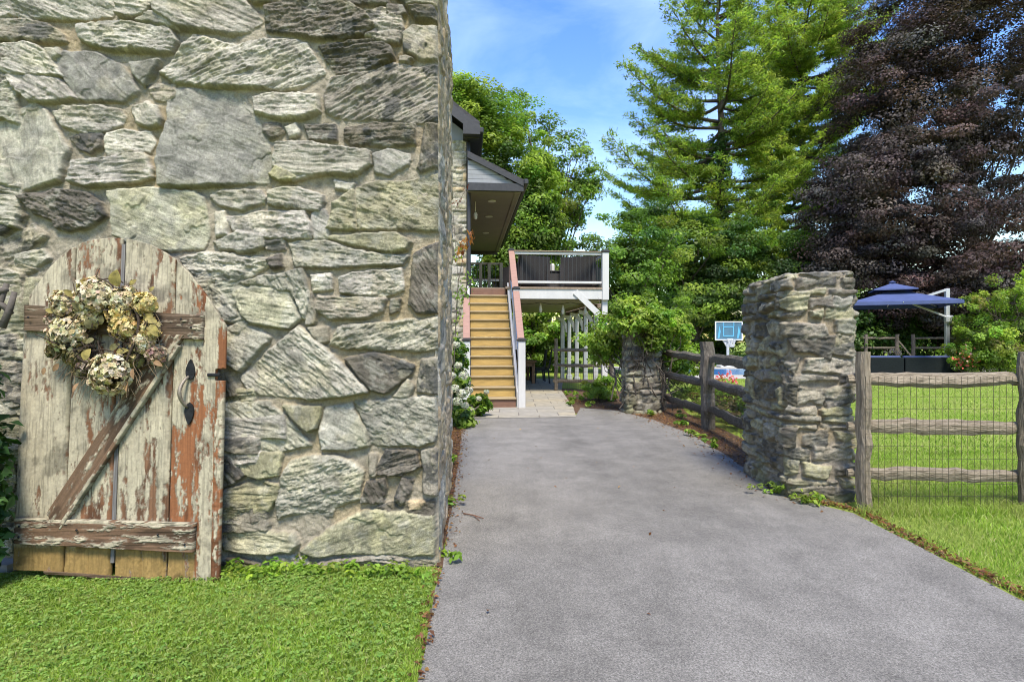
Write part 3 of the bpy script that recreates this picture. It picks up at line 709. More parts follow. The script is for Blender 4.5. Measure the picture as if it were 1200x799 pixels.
for i, (a, b, bare, hue) in enumerate(BRD):
    def hf(X, Z, i=i, a=a, b=b, bare=bare, hue=hue):
        px = X/GK+140; py = 676-Z/GK
        bl = np.full(X.shape, bare)
        if i == 3:      # mostly bare orange wood with a long strip of paint near the edge
            bl = .60-.20*sstep(236, 242, px)*sstep(257, 251, px)-.16*sstep(430, 380, py)+.12*sstep(252, 256, px)-.13*sstep(225, 215, px)*sstep(505, 490, py)
        if i in (1, 2): bl = bl+.10*sstep(560, 610, py)-.05*sstep(420, 470, py)*sstep(560, 520, py)
        if i == 1: bl = bl+.14*sstep(128, 132, px)+.10*sstep(330, 300, py)*sstep(110, 90, px)
        if i == 0: bl = bl+.12*sstep(70, 78, px)*sstep(345, 320, py)*.5
        h, c = wood_relief(X, Z, 40+i*9, bl, hue)
        low = sstep(634, 640, py+3*(fbm(X*30, Z*30, 3, 3)-.5))
        if i < 3 or True:
            hb, cb = wood_relief(X, Z, 90+i*9, .36, .6, 'z', OCHRE, .3)
            lw = low*(1-sstep(231, 234, px)*1.0)
            c = c*(1-lw[..., None])+cb*lw[..., None]
        # v-joint near the middle and tongue bead
        w = (b-a); jn = np.minimum(px-a, b-px)
        h = h-.016*np.exp(-(jn/1.5)**2)
        if i in (1, 2):
            jm = np.abs(px-(a+w*.53)); h = h-.009*np.exp(-(jm/1.0)**2)-.003*np.exp(-((jm-3)/.9)**2)
        if i == 2: h = h-.010*sstep(193, 195, px)*sstep(198.5, 197, px)
        return h+.004*fbm(X*5+i*7, Z*2, 77, 2), c
    V, I, Cc = plank_mesh(gx(a), gx(b), botm, arch, -.0, .028, hf, .0045)
    # the worn notch in the latch edge
    if i == 3:
        pyv = 676-V[:, 2]/GK; pxv = V[:, 0]/GK+140
        nt_ = (pyv > 432) & (pyv < 446) & (pxv > 251); V[nt_, 0] = np.minimum(V[nt_, 0], gx(251))
    obj('board', (V, (I, 4)), m_wood, gate, col=Cc, smooth=True)
def lines(xa, ya, xb, yb): return lambda xs: gz(np.interp(xs/GK+140, [xa, xb], [ya, yb]))
def rail_h(seed, bare, hue, along='x', paint=PAINT):
    def f(X, Z):
        h, c = wood_relief(X, Z, seed, bare, hue, along, paint)
        return h*1.7+.01*(fbm_s(X*3, Z*30, seed+20, 4)-.5), c
    return f
for nm, x0, x1, tp, bt, y, th, f in (
    ('top_rail', 28, 237, lines(28, 357, 237, 369), lines(28, 387, 237, 398), -.034, .036, rail_h(150, .66, .04)),
    ('bottom_rail', 29, 234, lines(29, 607, 234, 613), lines(29, 632, 234, 642), -.042, .044, rail_h(160, .60, .22)),
    ('rail_chamfer', 28, 235, lines(28, 603.5, 235, 609.5), lines(29, 607, 234, 613), -.036, .036, rail_h(165, .40, .3)),
    ('drip_strip', 60, 224, lines(60, 664.5, 224, 676), lines(60, 668, 224, 679.5), -.012, .012, rail_h(170, .7, .1))):
    V, I, Cc = plank_mesh(gx(x0), gx(x1), bt, tp, y, th, f, .0045)
    obj(nm, (V, (I, 4)), m_wood, gate, col=Cc, smooth=True)
# diagonal brace, built along its own length and turned into place
A = np.array([gx(70), gz(608)]); B = np.array([gx(204), gz(392)]); e = B-A; Ln = np.linalg.norm(e); e /= Ln; nn = np.array([-e[1], e[0]])
hw = .052
V, I, Cc = plank_mesh(-.0, Ln, lambda xs: -hw+0*xs-np.clip(.06-xs, 0, 1)*0, lambda xs: hw+0*xs, -.036, .036, rail_h(180, .62, .18), .0045)
sk = np.clip((Ln*.5-V[:, 0])/Ln, -.5, .5)
u = V[:, 0]+V[:, 2]*(.6*sk*2); w = V[:, 2]
V = np.stack([A[0]+e[0]*u+nn[0]*w, V[:, 1], A[1]+e[1]*u+nn[1]*w], -1)
obj('diagonal_brace', (V, (I, 4)), m_wood, gate, col=Cc, smooth=True)
V, I, Cc = plank_mesh(0, Ln*.97, lambda xs: -.011+0*xs, lambda xs: .011+0*xs, -.036, .036, rail_h(190, .46, .2), .0045)
V = np.stack([A[0]+.06*nn[0]*-1+e[0]*V[:, 0]+nn[0]*V[:, 2], V[:, 1]-.004, A[1]-.06*nn[1]+e[1]*V[:, 0]+nn[1]*V[:, 2]], -1)
obj('brace_edge', (V, (I, 4)), m_wood, gate, col=Cc, smooth=True)
# gap between the two middle boards: a dark back strip; and a loose slat on the latch edge
mb = MB(); mb.box((gx(136.5), .012, gz(470)), (4.4*GK, .012, 1.88), bev=.002); obj('cover_strip', mb, M('grey_old_timber', (.17, .16, .15), .9, .4, 6, (20, 20, 1), bump=.5), gate)
V, I, Cc = plank_mesh(gx(252.5), gx(261.5), lambda xs: gz(679)+0*xs, lambda xs: gz(446)+0*xs, -.012, .034, rail_h(195, .56, .9, 'z'), .0045)
obj('edge_slat', (V, (I, 4)), m_wood, gate, col=Cc, smooth=True)
iron = M('black_iron', (.022, .022, .024), .55, .5, 40, bump=.5, bscale=90, bdist=.003, metal=.6)
lt = MB()
def spade(cx, cz, h, w, up):
    k = np.linspace(0, 1, 12); pr = np.sin(k**.75*math.pi)**.8*w/2
    pts = [(cx-p, cz+(up*(kk-.5))*h) for p, kk in zip(pr, k)]+[(cx+p, cz+(up*(kk-.5))*h) for p, kk in zip(pr[::-1], k[::-1])]
    lt.prism(pts, -.012, -.003, 1)
spade(gx(222.5), gz(433), .125, .055, 1); obj('latch_plate', lt, iron, gate); lt = MB(); spade(gx(222.5), gz(484), .13, .055, -1); hb = obj('latch_plate', lt, iron, gate)
mb = MB(); tt = np.linspace(0, 1, 14)
mb.tube([(gx(221-4.5*math.sin(t*math.pi)**.7), -.012-.05*math.sin(t*math.pi)**.8, gz(441+36*t)) for t in tt], .0075+.004*np.sin(tt*math.pi), 8)
obj('grip', mb, M('worn_iron', (.25, .21, .16), .5, .4, 60, metal=.4), hb, smooth=True)
mb = MB(); mb.box((gx(250), -.006, gz(439)), (.075, .02, .02), bev=.004); obj('latch_bar', mb, iron, gate)
for x, y in ((36, 612), (102, 616), (195, 621), (36, 624), (226, 632), (214, 374), (226, 384), (36, 372)):
    nl = MB(); nl.lathe([(.001, .0), (.007, .001), (.006, .004), (.002, .006)], (0, 0, 0), 8)
    v = nl.v[-1]; nl.v[-1] = np.stack([v[:, 0]+gx(x), -.046-v[:, 2], v[:, 1]+gz(y)], -1); obj('nail_head', nl, iron, gate)

# ------------------------------------------------------------------ dried hydrangea wreath hung on the gate
wr = thing('wreath', 'dried hydrangea wreath in cream and olive hanging on the old gate', 'wreath', ((122-600)*GK+.068, 3.31, GZ0-.004))
wr.rotation_euler = (R(-3.0), 0, 0); ORG[wr] = np.zeros(3)
def wx(x): return (x-122)*GK
vine_m = M('vine_wood', (.055, .038, .025), .9, .4, 20, bump=.6)
r = np.random.default_rng(5); mb = MB()
for k in range(7):
    th = np.linspace(0, 2*math.pi, 40); rr = (39+r.uniform(-5, 5))*GK+.012*np.sin(th*r.integers(3, 6)+r.uniform(0, 6))
    yy = -.075+r.uniform(-.03, .03)+.018*np.sin(th*r.integers(2, 5)+r.uniform(0, 6))
    mb.tube(np.stack([rr*np.cos(th), yy, gz(391)+rr*np.sin(th)*1.12], -1), .008, 6, cap=False)
# dark twigs added to stand in for shade inside the ring
for k in range(190):
    a = r.uniform(0, 6.283); ra = r.uniform(20, 50)*GK; c = np.array([ra*math.cos(a), -.06-r.uniform(0, .05), gz(391)+1.12*ra*math.sin(a)])
    d = r.normal(size=3)*.05; mb.tube([c-d, c+r.normal(size=3)*.012, c+d], .0028, 4)
obj('vine_ring', mb, vine_m, wr, smooth=True)
CREAM = [(.52, .43, .27), (.57, .49, .35), (.44, .35, .20), (.54, .46, .31)]
YEL = [(.58, .44, .18), (.48, .36, .13), (.42, .36, .17), (.55, .44, .22)]; GRN = [(.42, .36, .17), (.48, .41, .22), (.52, .44, .27)]
OLV = [(.13, .11, .05), (.19, .16, .07), (.24, .19, .08)]; PUR = [(.26, .15, .12), (.33, .25, .17), (.42, .34, .24)]
m_petal = MLEAF('dried_petal', .15, .8, .1)
HEADS = [(108, 347, 22, CREAM, 1.1), (140, 352, 17, CREAM, 1.), (165, 357, 14, YEL, 1.), (70, 356, 15, CREAM, .9), (78, 391, 21, GRN+CREAM, 1.1), (136, 368, 15, YEL, 1.), (141, 383, 15, YEL, 1.), (163, 401, 13, CREAM, .9), (170, 386, 13, YEL, .9), (130, 437, 25, GRN+CREAM+CREAM, 1.15), (100, 372, 14, GRN, .8), (86, 415, 14, OLV, .8), (95, 431, 12, OLV+PUR, .7), (176, 414, 12, PUR, .7), (152, 420, 11, OLV, .7), (88, 370, 12, OLV, .7), (112, 362, 11, OLV, .6), (58, 375, 10, PUR, .7), (150, 398, 9, PUR, .7), (60, 410, 9, OLV, .7)]
for (x, y, rp_, pal, dep) in HEADS:
    n = int(42+rp_*7); d = r.normal(size=(n, 3)); d[:, 1] = -np.abs(d[:, 1])*.9+.15; d /= np.linalg.norm(d, axis=1)[:, None]
    rad = rp_*GK*.96
    lob = 1+.22*(fbm(d[:, 0]*3+x, d[:, 2]*3+y, 8, 3)-.5)*2
    cpt = np.array([wx(x), -.085*dep-.012, gz(y)])
    fl = cpt+d*rad*(lob*r.uniform(.82, 1.03, n))[:, None]*np.array([1, .78, 1])
    parts = []
    fcol = pick(pal, n, r, .14)
    fn = d+r.normal(scale=.3, size=(n, 3)); fn /= np.linalg.norm(fn, axis=1)[:, None]
    ref = r.normal(size=(n, 3)); ta = np.cross(fn, ref); ta /= np.linalg.norm(ta, axis=1)[:, None]; tb_ = np.cross(fn, ta)
    for k in range(4):
        a = k*math.pi/2+r.uniform(-.2, .2, n); dr = ta*np.cos(a)[:, None]+tb_*np.sin(a)[:, None]
        ps = r.uniform(.013, .020, n)
        pn = fn-dr*.25+r.normal(scale=.18, size=(n, 3))
        parts.append(leaf_cards(fl+dr*ps[:, None]*.5, pn, ps*1.25, np.clip(fcol*(1+.10*r.normal(size=(n, 1))), .02, .7), .95, r, .15, .25, align=dr))
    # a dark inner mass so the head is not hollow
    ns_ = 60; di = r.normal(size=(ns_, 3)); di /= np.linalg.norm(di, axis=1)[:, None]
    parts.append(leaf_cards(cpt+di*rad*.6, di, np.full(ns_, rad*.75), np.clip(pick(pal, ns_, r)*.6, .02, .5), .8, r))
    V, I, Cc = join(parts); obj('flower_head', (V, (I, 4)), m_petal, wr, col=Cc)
def big_leaf(mb, c, dirv, nrm, L_, w):
    d = np.array(dirv, float); d /= np.linalg.norm(d); nv = np.array(nrm, float); nv -= d*(nv@d); nv /= np.linalg.norm(nv); s = np.cross(nv, d)
    n = 8; V = []
    for k in range(n+1):
        t = k/n; ww = w*math.sin(math.pi*t**.8)**.8+.0006; cu = nv*(-.25*L_*(t-.4)**2)
        p = np.array(c)+d*L_*(t-.5)+cu
        V += [p-s*ww/2+nv*.10*ww, p-nv*.02*w, p+s*ww/2+nv*.10*ww]
    mb.add(V, [(3*k+j, 3*k+j+1, 3*k+j+4, 3*k+j+3) for k in range(n) for j in (0, 1)])
m_ly = M('yellow_green_leaf', (.24, .19, .05), .7, .6, 30, bump=.5, bscale=60, bdist=.004)
m_lo = M('olive_leaf', (.13, .115, .045), .7, .6, 30, bump=.5, bscale=60, bdist=.004)
m_lb = M('brown_dry_leaf', (.22, .13, .06), .75, .4, 30, bump=.6, bscale=60, bdist=.004)
for x, y, ang, L_, w, m_ in ((139, 329, 80, .135, .11, m_ly), (97, 336, 110, .10, .06, m_ly), (82, 345, 150, .09, .05, m_ly), (177, 376, -20, .10, .06, m_ly), (182, 388, -60, .11, .065, m_ly), (172, 372, 20, .10, .055, m_ly), (108, 415, 60, .10, .075, m_ly), (134, 406, 25, .11, .05, m_lo), (145, 411, 10, .09, .05, m_ly), (107, 380, 100, .09, .05, m_lo), (155, 333, 40, .07, .04, m_ly), (64, 400, 200, .08, .05, m_lb), (60, 365, 170, .07, .04, m_ly), (72, 430, 230, .08, .04, m_lb), (62, 434, 260, .06, .03, m_lb), (184, 425, -30, .08, .04, m_lb), (160, 437, -70, .09, .04, m_lb), (98, 452, 250, .08, .035, m_lb), (150, 450, -80, .10, .035, m_lb), (110, 400, 200, .08, .05, m_lo), (175, 340, 50, .05, .03, m_ly), (92, 360, 140, .09, .05, m_lo), (118, 375, 80, .07, .04, m_lo)):
    L_ *= .74; w *= .72; mb = MB(); a = R(ang); big_leaf(mb, (wx(x), -.115-r.uniform(0, .05), gz(y)), (math.cos(a), r.uniform(-.35, .1), math.sin(a)), (r.uniform(-.3, .3), -1, r.uniform(-.1, .4)), L_, w)
    obj('leaf', mb, m_, wr, smooth=True)
mb = MB()
for k in range(75):
    a = r.uniform(math.pi*.95, math.pi*2.1); ra = r.uniform(44, 60)*GK; c = np.array([ra*math.cos(a), -.06-r.uniform(0, .06), gz(391)+1.15*ra*math.sin(a)])
    dn = np.array([math.cos(a)*.05, -.02, -.05-r.uniform(0, .07)])*r.uniform(.5, 1.2); mb.tube([c-dn*.5, c+r.normal(size=3)*.01, c+dn*.6, c+dn+r.normal(size=3)*.012], .0016, 4)
tag(obj('twigs', mb, M('dry_twig', (.20, .14, .08), .9, .4, 40), wr), None, None, kind='stuff')
for k in range(2):
    mb = MB(); th = np.linspace(.5, 2.5, 16)+k*.4; mb.tube(np.stack([wx(112+k*16)+.12*np.cos(th), -.13+0*th, gz(352)+.12*np.sin(th)], -1), .004, 5); obj('vine_tendril', mb, vine_m, wr)

# ------------------------------------------------------------------ stone pillar beside the driveway
def stone_pillar(name, label, ring_pts, H, seed, res=.0085, taper=0.0, tones='MMMDDDOOG', mort=(.275, .235, .178), hr=(.06, .19), wr_=(.14, .46), moss=.5, group=None):
    """ring_pts: plan outline (closed, going counter-clockwise)"""
    o = []
    pts = [np.array(p) for p in ring_pts]; n = len(pts)
    for i in range(n):       # rounded corners
        p0, p1, p2 = pts[i-1], pts[i], pts[(i+1) % n]; rc = .10
        a = p1+(p0-p1)/np.linalg.norm(p0-p1)*rc; b = p1+(p2-p1)/np.linalg.norm(p2-p1)*rc
        for t in np.linspace(0, 1, 7): o.append((1-t)**2*a+2*t*(1-t)*p1+t*t*b)
    o = np.array(o); seg = np.linalg.norm(np.roll(o, -1, 0)-o, axis=1); cum = np.concatenate([[0], np.cumsum(seg)]); per = cum[-1]
    nu = int(per/res); us = np.arange(nu)*per/nu; oc = np.vstack([o, o[:1]])
    px = np.interp(us, cum, oc[:, 0]); py = np.interp(us, cum, oc[:, 1])
    tx = np.roll(px, -1)-np.roll(px, 1); ty = np.roll(py, -1)-np.roll(py, 1); l = np.hypot(tx, ty); nx, ny = ty/l, -tx/l
    vs = np.arange(-.05, H, res)
    Hh, Cc = stone_field(us, vs, courses(0.05, per-.1, -.05, H-.03, hr, wr_, seed, gap=.017, tones=tones, rough=(.8, 1.5), jit=.42), seed, mort=mort, edge=.016, prot=(.012, .05), warp=.012, mdepth=.008, infl=.003, mrec=.018)
    nv = len(vs); c0 = np.array([px.mean(), py.mean()])
    k = 1+taper*(1-vs/H)[:, None]
    top = np.exp(-((H-vs)/.03)**2)[:, None]*.035
    bow = .02*(fbm(vs*3, vs*0+seed, 4, 3)-.5)[:, None]
    X = c0[0]+(px-c0[0])[None]*k+nx[None]*(Hh-top+bow); Y = c0[1]+(py-c0[1])[None]*k+ny[None]*(Hh-top+bow); Z = np.broadcast_to(vs[:, None], X.shape)+.02*(fbm(X*4, Y*4, seed+5, 3)-.5)*(vs[:, None]/H)
    mossm = (sstep(.5, .0, vs)[:, None]*sstep(.42, .62, fbm(X*6+Y*5, Z*6, seed+3, 4))*moss)[..., None]
    Cc = Cc*(1-mossm)+np.array((.17, .17, .075))*mossm
    V = [np.stack([X, Y, Z], -1).reshape(-1, 3)]; Cl = [Cc.reshape(-1, 3)]; Q = [quads(nv, nu, wrap=True)]; n = nv*nu; last = n-nu
    lx, ly, lz = X[-1], Y[-1], Z[-1]
    for i, s in enumerate((.9, .78, .6, .4, .2, .03)):      # rough mortar cap
        qx = c0[0]+(lx-c0[0])*s; qy = c0[1]+(ly-c0[1])*s; qz = lz+.035*(1-s)**.5+.03*(fbm(qx*14, qy*14, seed+8, 4)-.5)
        V.append(np.stack([qx, qy, qz], -1)); Cl.append(np.array((.33, .30, .25))*(.7+.6*fbm(qx*12, qy*12, seed+9, 4))[:, None])
        j = np.arange(nu); j2 = (j+1) % nu; Q.append(np.stack([last+j, last+j2, n+j2, n+j], -1)); last = n; n += nu
    o_ = obj(name, (np.concatenate(V), (np.concatenate(Q).ravel(), 4)), m_stone, None, col=np.concatenate(Cl), smooth=True)
    return tag(o_, label, 'pillar', group)
fl_ = G(917, 582); fr_ = (2.99, 4.93); bl_ = (2.50, 6.15); br_ = (3.12, 6.10)
stone_pillar('stone_pillar', 'tall square rubble stone pillar with a mortar cap standing at the right edge of the driveway', [(2.44, 5.02), fr_, br_, bl_], 2.0, 31)
stone_pillar('stone_pillar', 'smaller tapered stone pillar at the far end of the driveway, overgrown with vines', [(2.24, 10.95), (2.84, 10.95), (2.84, 11.55), (2.24, 11.55)], 1.75, 33, res=.018, taper=.12, tones='MDDOO', mort=(.20, .175, .13))

# ------------------------------------------------------------------ split rail fences with wire mesh
m_split = M('grey_split_rail', (.265, .205, .135), .92, .45, 5, (9, 9, 1.2), bump=.9, bscale=14, bdist=.02, col2=(.36, .295, .21))
m_split_d = M('dark_split_rail', (.11, .09, .07), .95, .5, 5, (9, 9, 1.2), bump=.9, bscale=14, bdist=.02, col2=(.21, .18, .14))
m_rail = M('grey_rail_timber', (.255, .195, .125), .92, .5, 5, (1.3, 9, 9), bump=1, bscale=14, bdist=.02, col2=(.40, .33, .235))
m_rail_d = M('dark_rail_timber', (.11, .09, .068), .95, .5, 5, (2, 6, 6), bump=1, bscale=14, bdist=.02, col2=(.22, .19, .14))
m_wire = M('fence_wire', (.11, .09, .07), .5, .2, 30, bump=0, metal=.7)
def rough_bar(mb, a, b, w, h, seed, n=14, sides=8, irr=.16, taper=.25):
    """hewn rail: an uneven faceted bar that thins toward its ends"""
    rr = np.random.default_rng(seed); a = np.array(a, float); b = np.array(b, float); d = b-a; Ln = np.linalg.norm(d); d /= Ln
    up = np.array([0, 0, 1.]) if abs(d[2]) < .8 else np.array([0, 1., 0]); s = np.cross(d, up); s /= np.linalg.norm(s); up = np.cross(s, d)
    th = np.linspace(0, 2*math.pi, sides, endpoint=False)+.4; prof = 1+irr*rr.normal(size=sides); V = []
    for k in range(n):
        t = k/(n-1); q = 1-taper*abs(2*t-1)**3; wv = 1+.35*irr*rr.normal(size=sides)
        off = s*rr.normal()*w*.05+up*(rr.normal()*h*.06)
        for i in range(sides):
            c, sn_ = math.cos(th[i]), math.sin(th[i]); k_ = (abs(c)**3+abs(sn_)**3)**(-1/3)
            V.append(a+d*Ln*t+off+s*(c*k_*w/2*q*prof[i]*wv[i])+up*(sn_*k_*h/2*q*prof[i]*wv[i]))
    mb.add(V, [(k*sides+i, k*sides+(i+1) % sides, (k+1)*sides+(i+1) % sides, (k+1)*sides+i) for k in range(n-1) for i in range(sides)]+[tuple(range(sides))[::-1], tuple((n-1)*sides+i for i in range(sides))])
def wire_panel(mb, a, b, z0, z1, dx, dz, rad):
    a = np.array(a, float); b = np.array(b, float); Ln = np.linalg.norm(b-a); n = int(Ln/dx)
    for k in range(n+1):
        p = a+(b-a)*k/n; mb.box((p[0], p[1], (z0+z1)/2), (rad*2, rad*2, z1-z0))
    ang = math.atan2(b[1]-a[1], b[0]-a[0])
    z = z0
    while z <= z1+.001:
        c = (a+b)/2; mb.box((c[0], c[1]+.0025, z), (Ln, rad*2, rad*2), rz=ang); z += dz
def post_mesh(x, y, w, d, h, seed, rz=0):
    mb = MB(); rough_bar(mb, (x, y, -.1), (x, y, h), w, d, seed, 12, 12, .06, .06); return mb
fe = thing('rail_fence', 'grey three rail fence with wire mesh in front of the lawn, beside the near pillar', 'fence', (3.0, 4.72, 0))
fx2 = (1203-600)*4.70/F
obj('post', post_mesh(2.935, 4.74, .10, .11, 1.31, 3), m_split, fe); obj('post', post_mesh(fx2, 4.70, .11, .11, 1.31, 4), m_split, fe)
obj('post', post_mesh(fx2+2.0, 4.62, .11, .11, 1.31, 5), m_split, fe)
for i, (z, hh) in enumerate(((1.065, .115), (.675, .115), (.28, .115))):
    mb = MB(); rough_bar(mb, (2.83, 4.80, z+.01), (fx2+.08, 4.74, z+(.015, 0, -.01)[i]), .08, hh, 60+i, 16, 8, .10, .45); obj('rail', mb, m_rail, fe)
    mb = MB(); rough_bar(mb, (fx2-.06, 4.78, z), (fx2+2.1, 4.66, z), .08, hh, 70+i, 16, 8, .12, .45); obj('rail', mb, m_rail, fe)
mb = MB(); wire_panel(mb, (2.90, 4.665), (fx2+2.0, 4.60), .03, 1.11, .0508, .1016, .0012); obj('wire_mesh', mb, m_wire, fe)
fe = thing('rail_fence', 'dark weathered split rail fence running between the near pillar and the vine covered pillar', 'fence', (3.1, 8.9, 0))
obj('post', post_mesh(3.10, 9.0, .19, .19, 1.39, 13), m_split_d, fe); obj('post', post_mesh(3.05, 11.5, .14, .14, 1.0, 14), m_split_d, fe)
for i, z in enumerate((1.12, .72, .30)):
    mb = MB(); rough_bar(mb, (2.88, 6.12, z), (3.12, 9.02, z+.03), .09, .13, 80+i, 16, 8, .16, .3); obj('rail', mb, m_rail_d, fe)
    mb = MB(); rough_bar(mb, (3.11, 8.95, z), (3.04, 11.5, z+(.06, .02, -.02)[i]), .09, .13, 90+i, 16, 8, .16, .3); obj('rail', mb, m_rail_d, fe)
mb = MB(); 
def wire_y(mb, a, b, z0, z1, dx, dz, rad): wire_panel(mb, a, b, z0, z1, dx, dz, rad)
wire_y(mb, (2.84, 6.2), (3.04, 8.95), .03, .80, .0508, .1016, .0016); wire_y(mb, (3.04, 9.0), (2.98, 11.5), .03, .80, .0508, .1016, .0016); obj('wire_mesh', mb, m_wire, fe)
fe = thing('rail_fence', 'low dark rail fence with wire mesh beside the flagstone path under the deck', 'fence', (1.2, 15.9, 0))
obj('post', post_mesh(1.235, 16.0, .10, .10, 1.47, 23), m_split, fe); obj('post', post_mesh(2.75, 15.7, .13, .13, 1.3, 24), m_split_d, fe)
for i, z in enumerate((1.15, .72, .28)):
    mb = MB(); rough_bar(mb, (1.15, 16.0, z), (2.8, 15.7, z+.0), .06, .085, 100+i, 12, 8, .14, .25); obj('rail', mb, m_rail, fe)
mb = MB(); wire_panel(mb, (1.2, 15.93), (2.75, 15.63), .03, .75, .0508, .1016, .0020); obj('wire_mesh', mb, m_wire, fe)
fe = thing('rail_fence', 'distant wooden rail fence with a wire gate in the dark shade behind the umbrella', 'fence', (20.5, 30, 0))
p_ = [P(1059, 437, 29)[0], P(1078, 437, 29)[0], P(1118, 437, 29)[0], P(1022, 437, 29)[0]]
for i, x in enumerate(p_): obj('post', post_mesh(x, 29.5, .18, .16, 1.75, 120+i), m_split_d, fe)
for z in (1.55, 1.05, .5):
    mb = MB(); rough_bar(mb, (p_[3]-.3, 29.5, z), (p_[0], 29.5, z), .06, .10, 130+int(z*9), 10); obj('rail', mb, m_rail_d, fe)
    mb = MB(); rough_bar(mb, (p_[1], 29.5, z), (p_[2]+.3, 29.5, z), .06, .10, 140+int(z*9), 10); obj('rail', mb, m_rail_d, fe)
mb = MB(); rough_bar(mb, (p_[0], 29.5, 1.5), (p_[1], 29.5, .5), .05, .07, 150, 8); obj('gate_brace', mb, m_rail, fe)

# slate slabs and the cut branches at the left edge
m_slate = M('slate_slab', (.22, .215, .20), .85, .35, 5, bump=.7, bscale=18, bdist=.015)
sb = MB(); xs_ = [G(-70, 668), G(8, 672), G(34, 665), G(40, 652), G(22, 645), G(-70, 640)]; n = len(xs_)
V = [(x, y, .004) for x, y in xs_]+[(x, y, .045+.006*i) for i, (x, y) in enumerate(xs_)]
sb.add(V, [tuple(range(n))[::-1], tuple(range(n, 2*n))]+[(i, (i+1) % n, (i+1) % n+n, i+n) for i in range(n)])
tag(obj('slate_slab', sb, m_slate), 'flat grey slate slab on the ground at the foot of the gate by the dark leaves', 'paving slab')
# the stone beneath the left shoulder of the gate
# ------------------------------------------------------------------ house beyond the wall (house frame 'h')
house = thing('stone_house', 'stone house with black eaves and a lean-to porch roof over the deck', 'house', (-2.0, 15, 0), 'h')
us_ = np.arange(-4.5, .045, .022); vs_ = np.arange(-.05, 6.55, .022)
Hh, Cc = stone_field(us_, vs_, courses(-4.5, .04, -.05, 6.5, (.12, .28), (.2, .55), 51, tones='LLTPLM'), 52, mort=(.37, .33, .26), edge=.04)
U_, V_ = np.meshgrid(us_, vs_); t0 = 14.65
Vh = np.stack([U_, t0-Hh, V_], -1).reshape(-1, 3); n1 = len(Vh)
ts_ = np.arange(t0, 27, .08); H2, C2 = stone_field(ts_, vs_[::3], courses(t0, 27, -.05, 6.5, (.14, .3), (.25, .6), 53, tones='LLTPLM'), 54, mort=(.37, .33, .26), edge=.06)
T_, V2_ = np.meshgrid(ts_, vs_[::3]); k0 = np.clip((T_-t0)/.05, 0, 1)
Vh2 = np.stack([.045+H2*.5*k0-.01, T_+.01, V2_], -1).reshape(-1, 3)
bk = np.array([(-4.5, 14.7, -.05), (0, 27, -.05), (-4.5, 27, -.05), (-4.5, 14.7, 6.5), (0, 27, 6.5), (-4.5, 27, 6.5)]); n2 = n1+len(Vh2)
q = np.concatenate([quads(len(vs_), len(us_)), quads(len(vs_[::3]), len(ts_))+n1, np.array([(n2, n2+2, n2+5, n2+3), (n2+1, n2+4, n2+5, n2+2)])])
obj('wall', (np.concatenate([Vh, Vh2, bk]), (q.ravel(), 4)), m_stone, house, 'h', np.concatenate([Cc.reshape(-1, 3), C2.reshape(-1, 3), np.full((6, 3), .3)]), True)
m_black = M('black_trim', (.035, .034, .036), .5, .25, 12, bump=.1)
m_shing = M('dark_shingles', (.055, .053, .055), .9, .4, 9, (1, 6, 1), bump=.8, bdist=.02)
m_sid = M('grey_siding', (.26, .265, .275), .7, .12, 5, bump=.1)
m_soff = M('porch_ceiling', (.20, .17, .13), .65, .12, 3, bump=.1)
mb = MB(); mb.prism([(.36, 6.72), (.36, 6.86), (-2.3, 8.85), (-5.0, 6.86), (-5.0, 6.72), (-2.3, 8.70)], 14.18, 27.4, 1); rf = obj('roof', mb, m_shing, house, 'h')
mb = MB(); mb.prism([(.375, 6.53), (.375, 6.75), (-2.3, 8.74), (-2.3, 8.46), (-.05, 6.78), (-.05, 6.53)], 14.14, 14.18, 1); obj('rake_board', mb, m_black, house, 'h')
mb = MB(); mb.prism([(-4.5, 6.5), (.04, 6.5), (.04, 6.72), (-2.3, 8.46), (-4.5, 6.9)], 14.63, 14.70, 1); obj('gable_wall', mb, m_sid, house, 'h')
mb = MB(); mb.box((.405, 20.8, 6.66), (.12, 13.2, .15), bev=.03); mb.box((.18, 20.8, 6.51), (.36, 12.9, .03)); obj('eave_gutter', mb, m_black, house, 'h')
mb = MB(); mb.box((.16, 14.42, 6.53), (.42, .46, .02)); mb.box((.16, 14.20, 6.62), (.42, .025, .17)); obj('eave_return', mb, m_black, house, 'h')
# porch roof
mb = MB(); mb.prism([(.06, 6.02), (.06, 6.16), (1.50, 5.46), (1.50, 5.32)], 14.28, 24, 1); pr = obj('porch_roof', mb, m_shing, house, 'h')
mb = MB(); mb.prism([(.06, 5.98), (.06, 6.10), (1.47, 5.41), (1.47, 5.29)], 14.24, 14.28, 1); mb.box((.77, 14.30, 5.265), (1.40, .08, .19)); obj('porch_fascia', mb, m_black, house, 'h')
mb = MB()
for k in range(5):
    z0 = 5.36+k*.115; x1 = 1.33-(z0+.11-5.36)/(.70)*1.38*0.9
    if x1 > .12: mb.prism([(.07, z0), (x1+.12, z0), (x1, z0+.108), (.07, z0+.108)], 14.335-.012*0, 14.36, 1)
obj('gable_siding', mb, m_sid, house, 'h')
mb = MB(); mb.prism([(.06, 5.36), (1.34, 5.36), (.06, 5.99)], 14.362, 14.40, 1); obj('gable_backing', mb, m_black, house, 'h')
mb = MB(); mb.box((.66, 19.2, 5.185), (1.20, 9.6, .03)); obj('porch_ceiling', mb, m_soff, house, 'h')
mb = MB(); mb.box((1.33, 19.2, 5.25), (.16, 9.7, .22), bev=.02); obj('porch_beam', mb, m_soff, house, 'h')
mb = MB(); mb.box((1.53, 19.15, 5.40), (.12, 9.9, .14), bev=.03); obj('porch_gutter', mb, m_black, house, 'h')
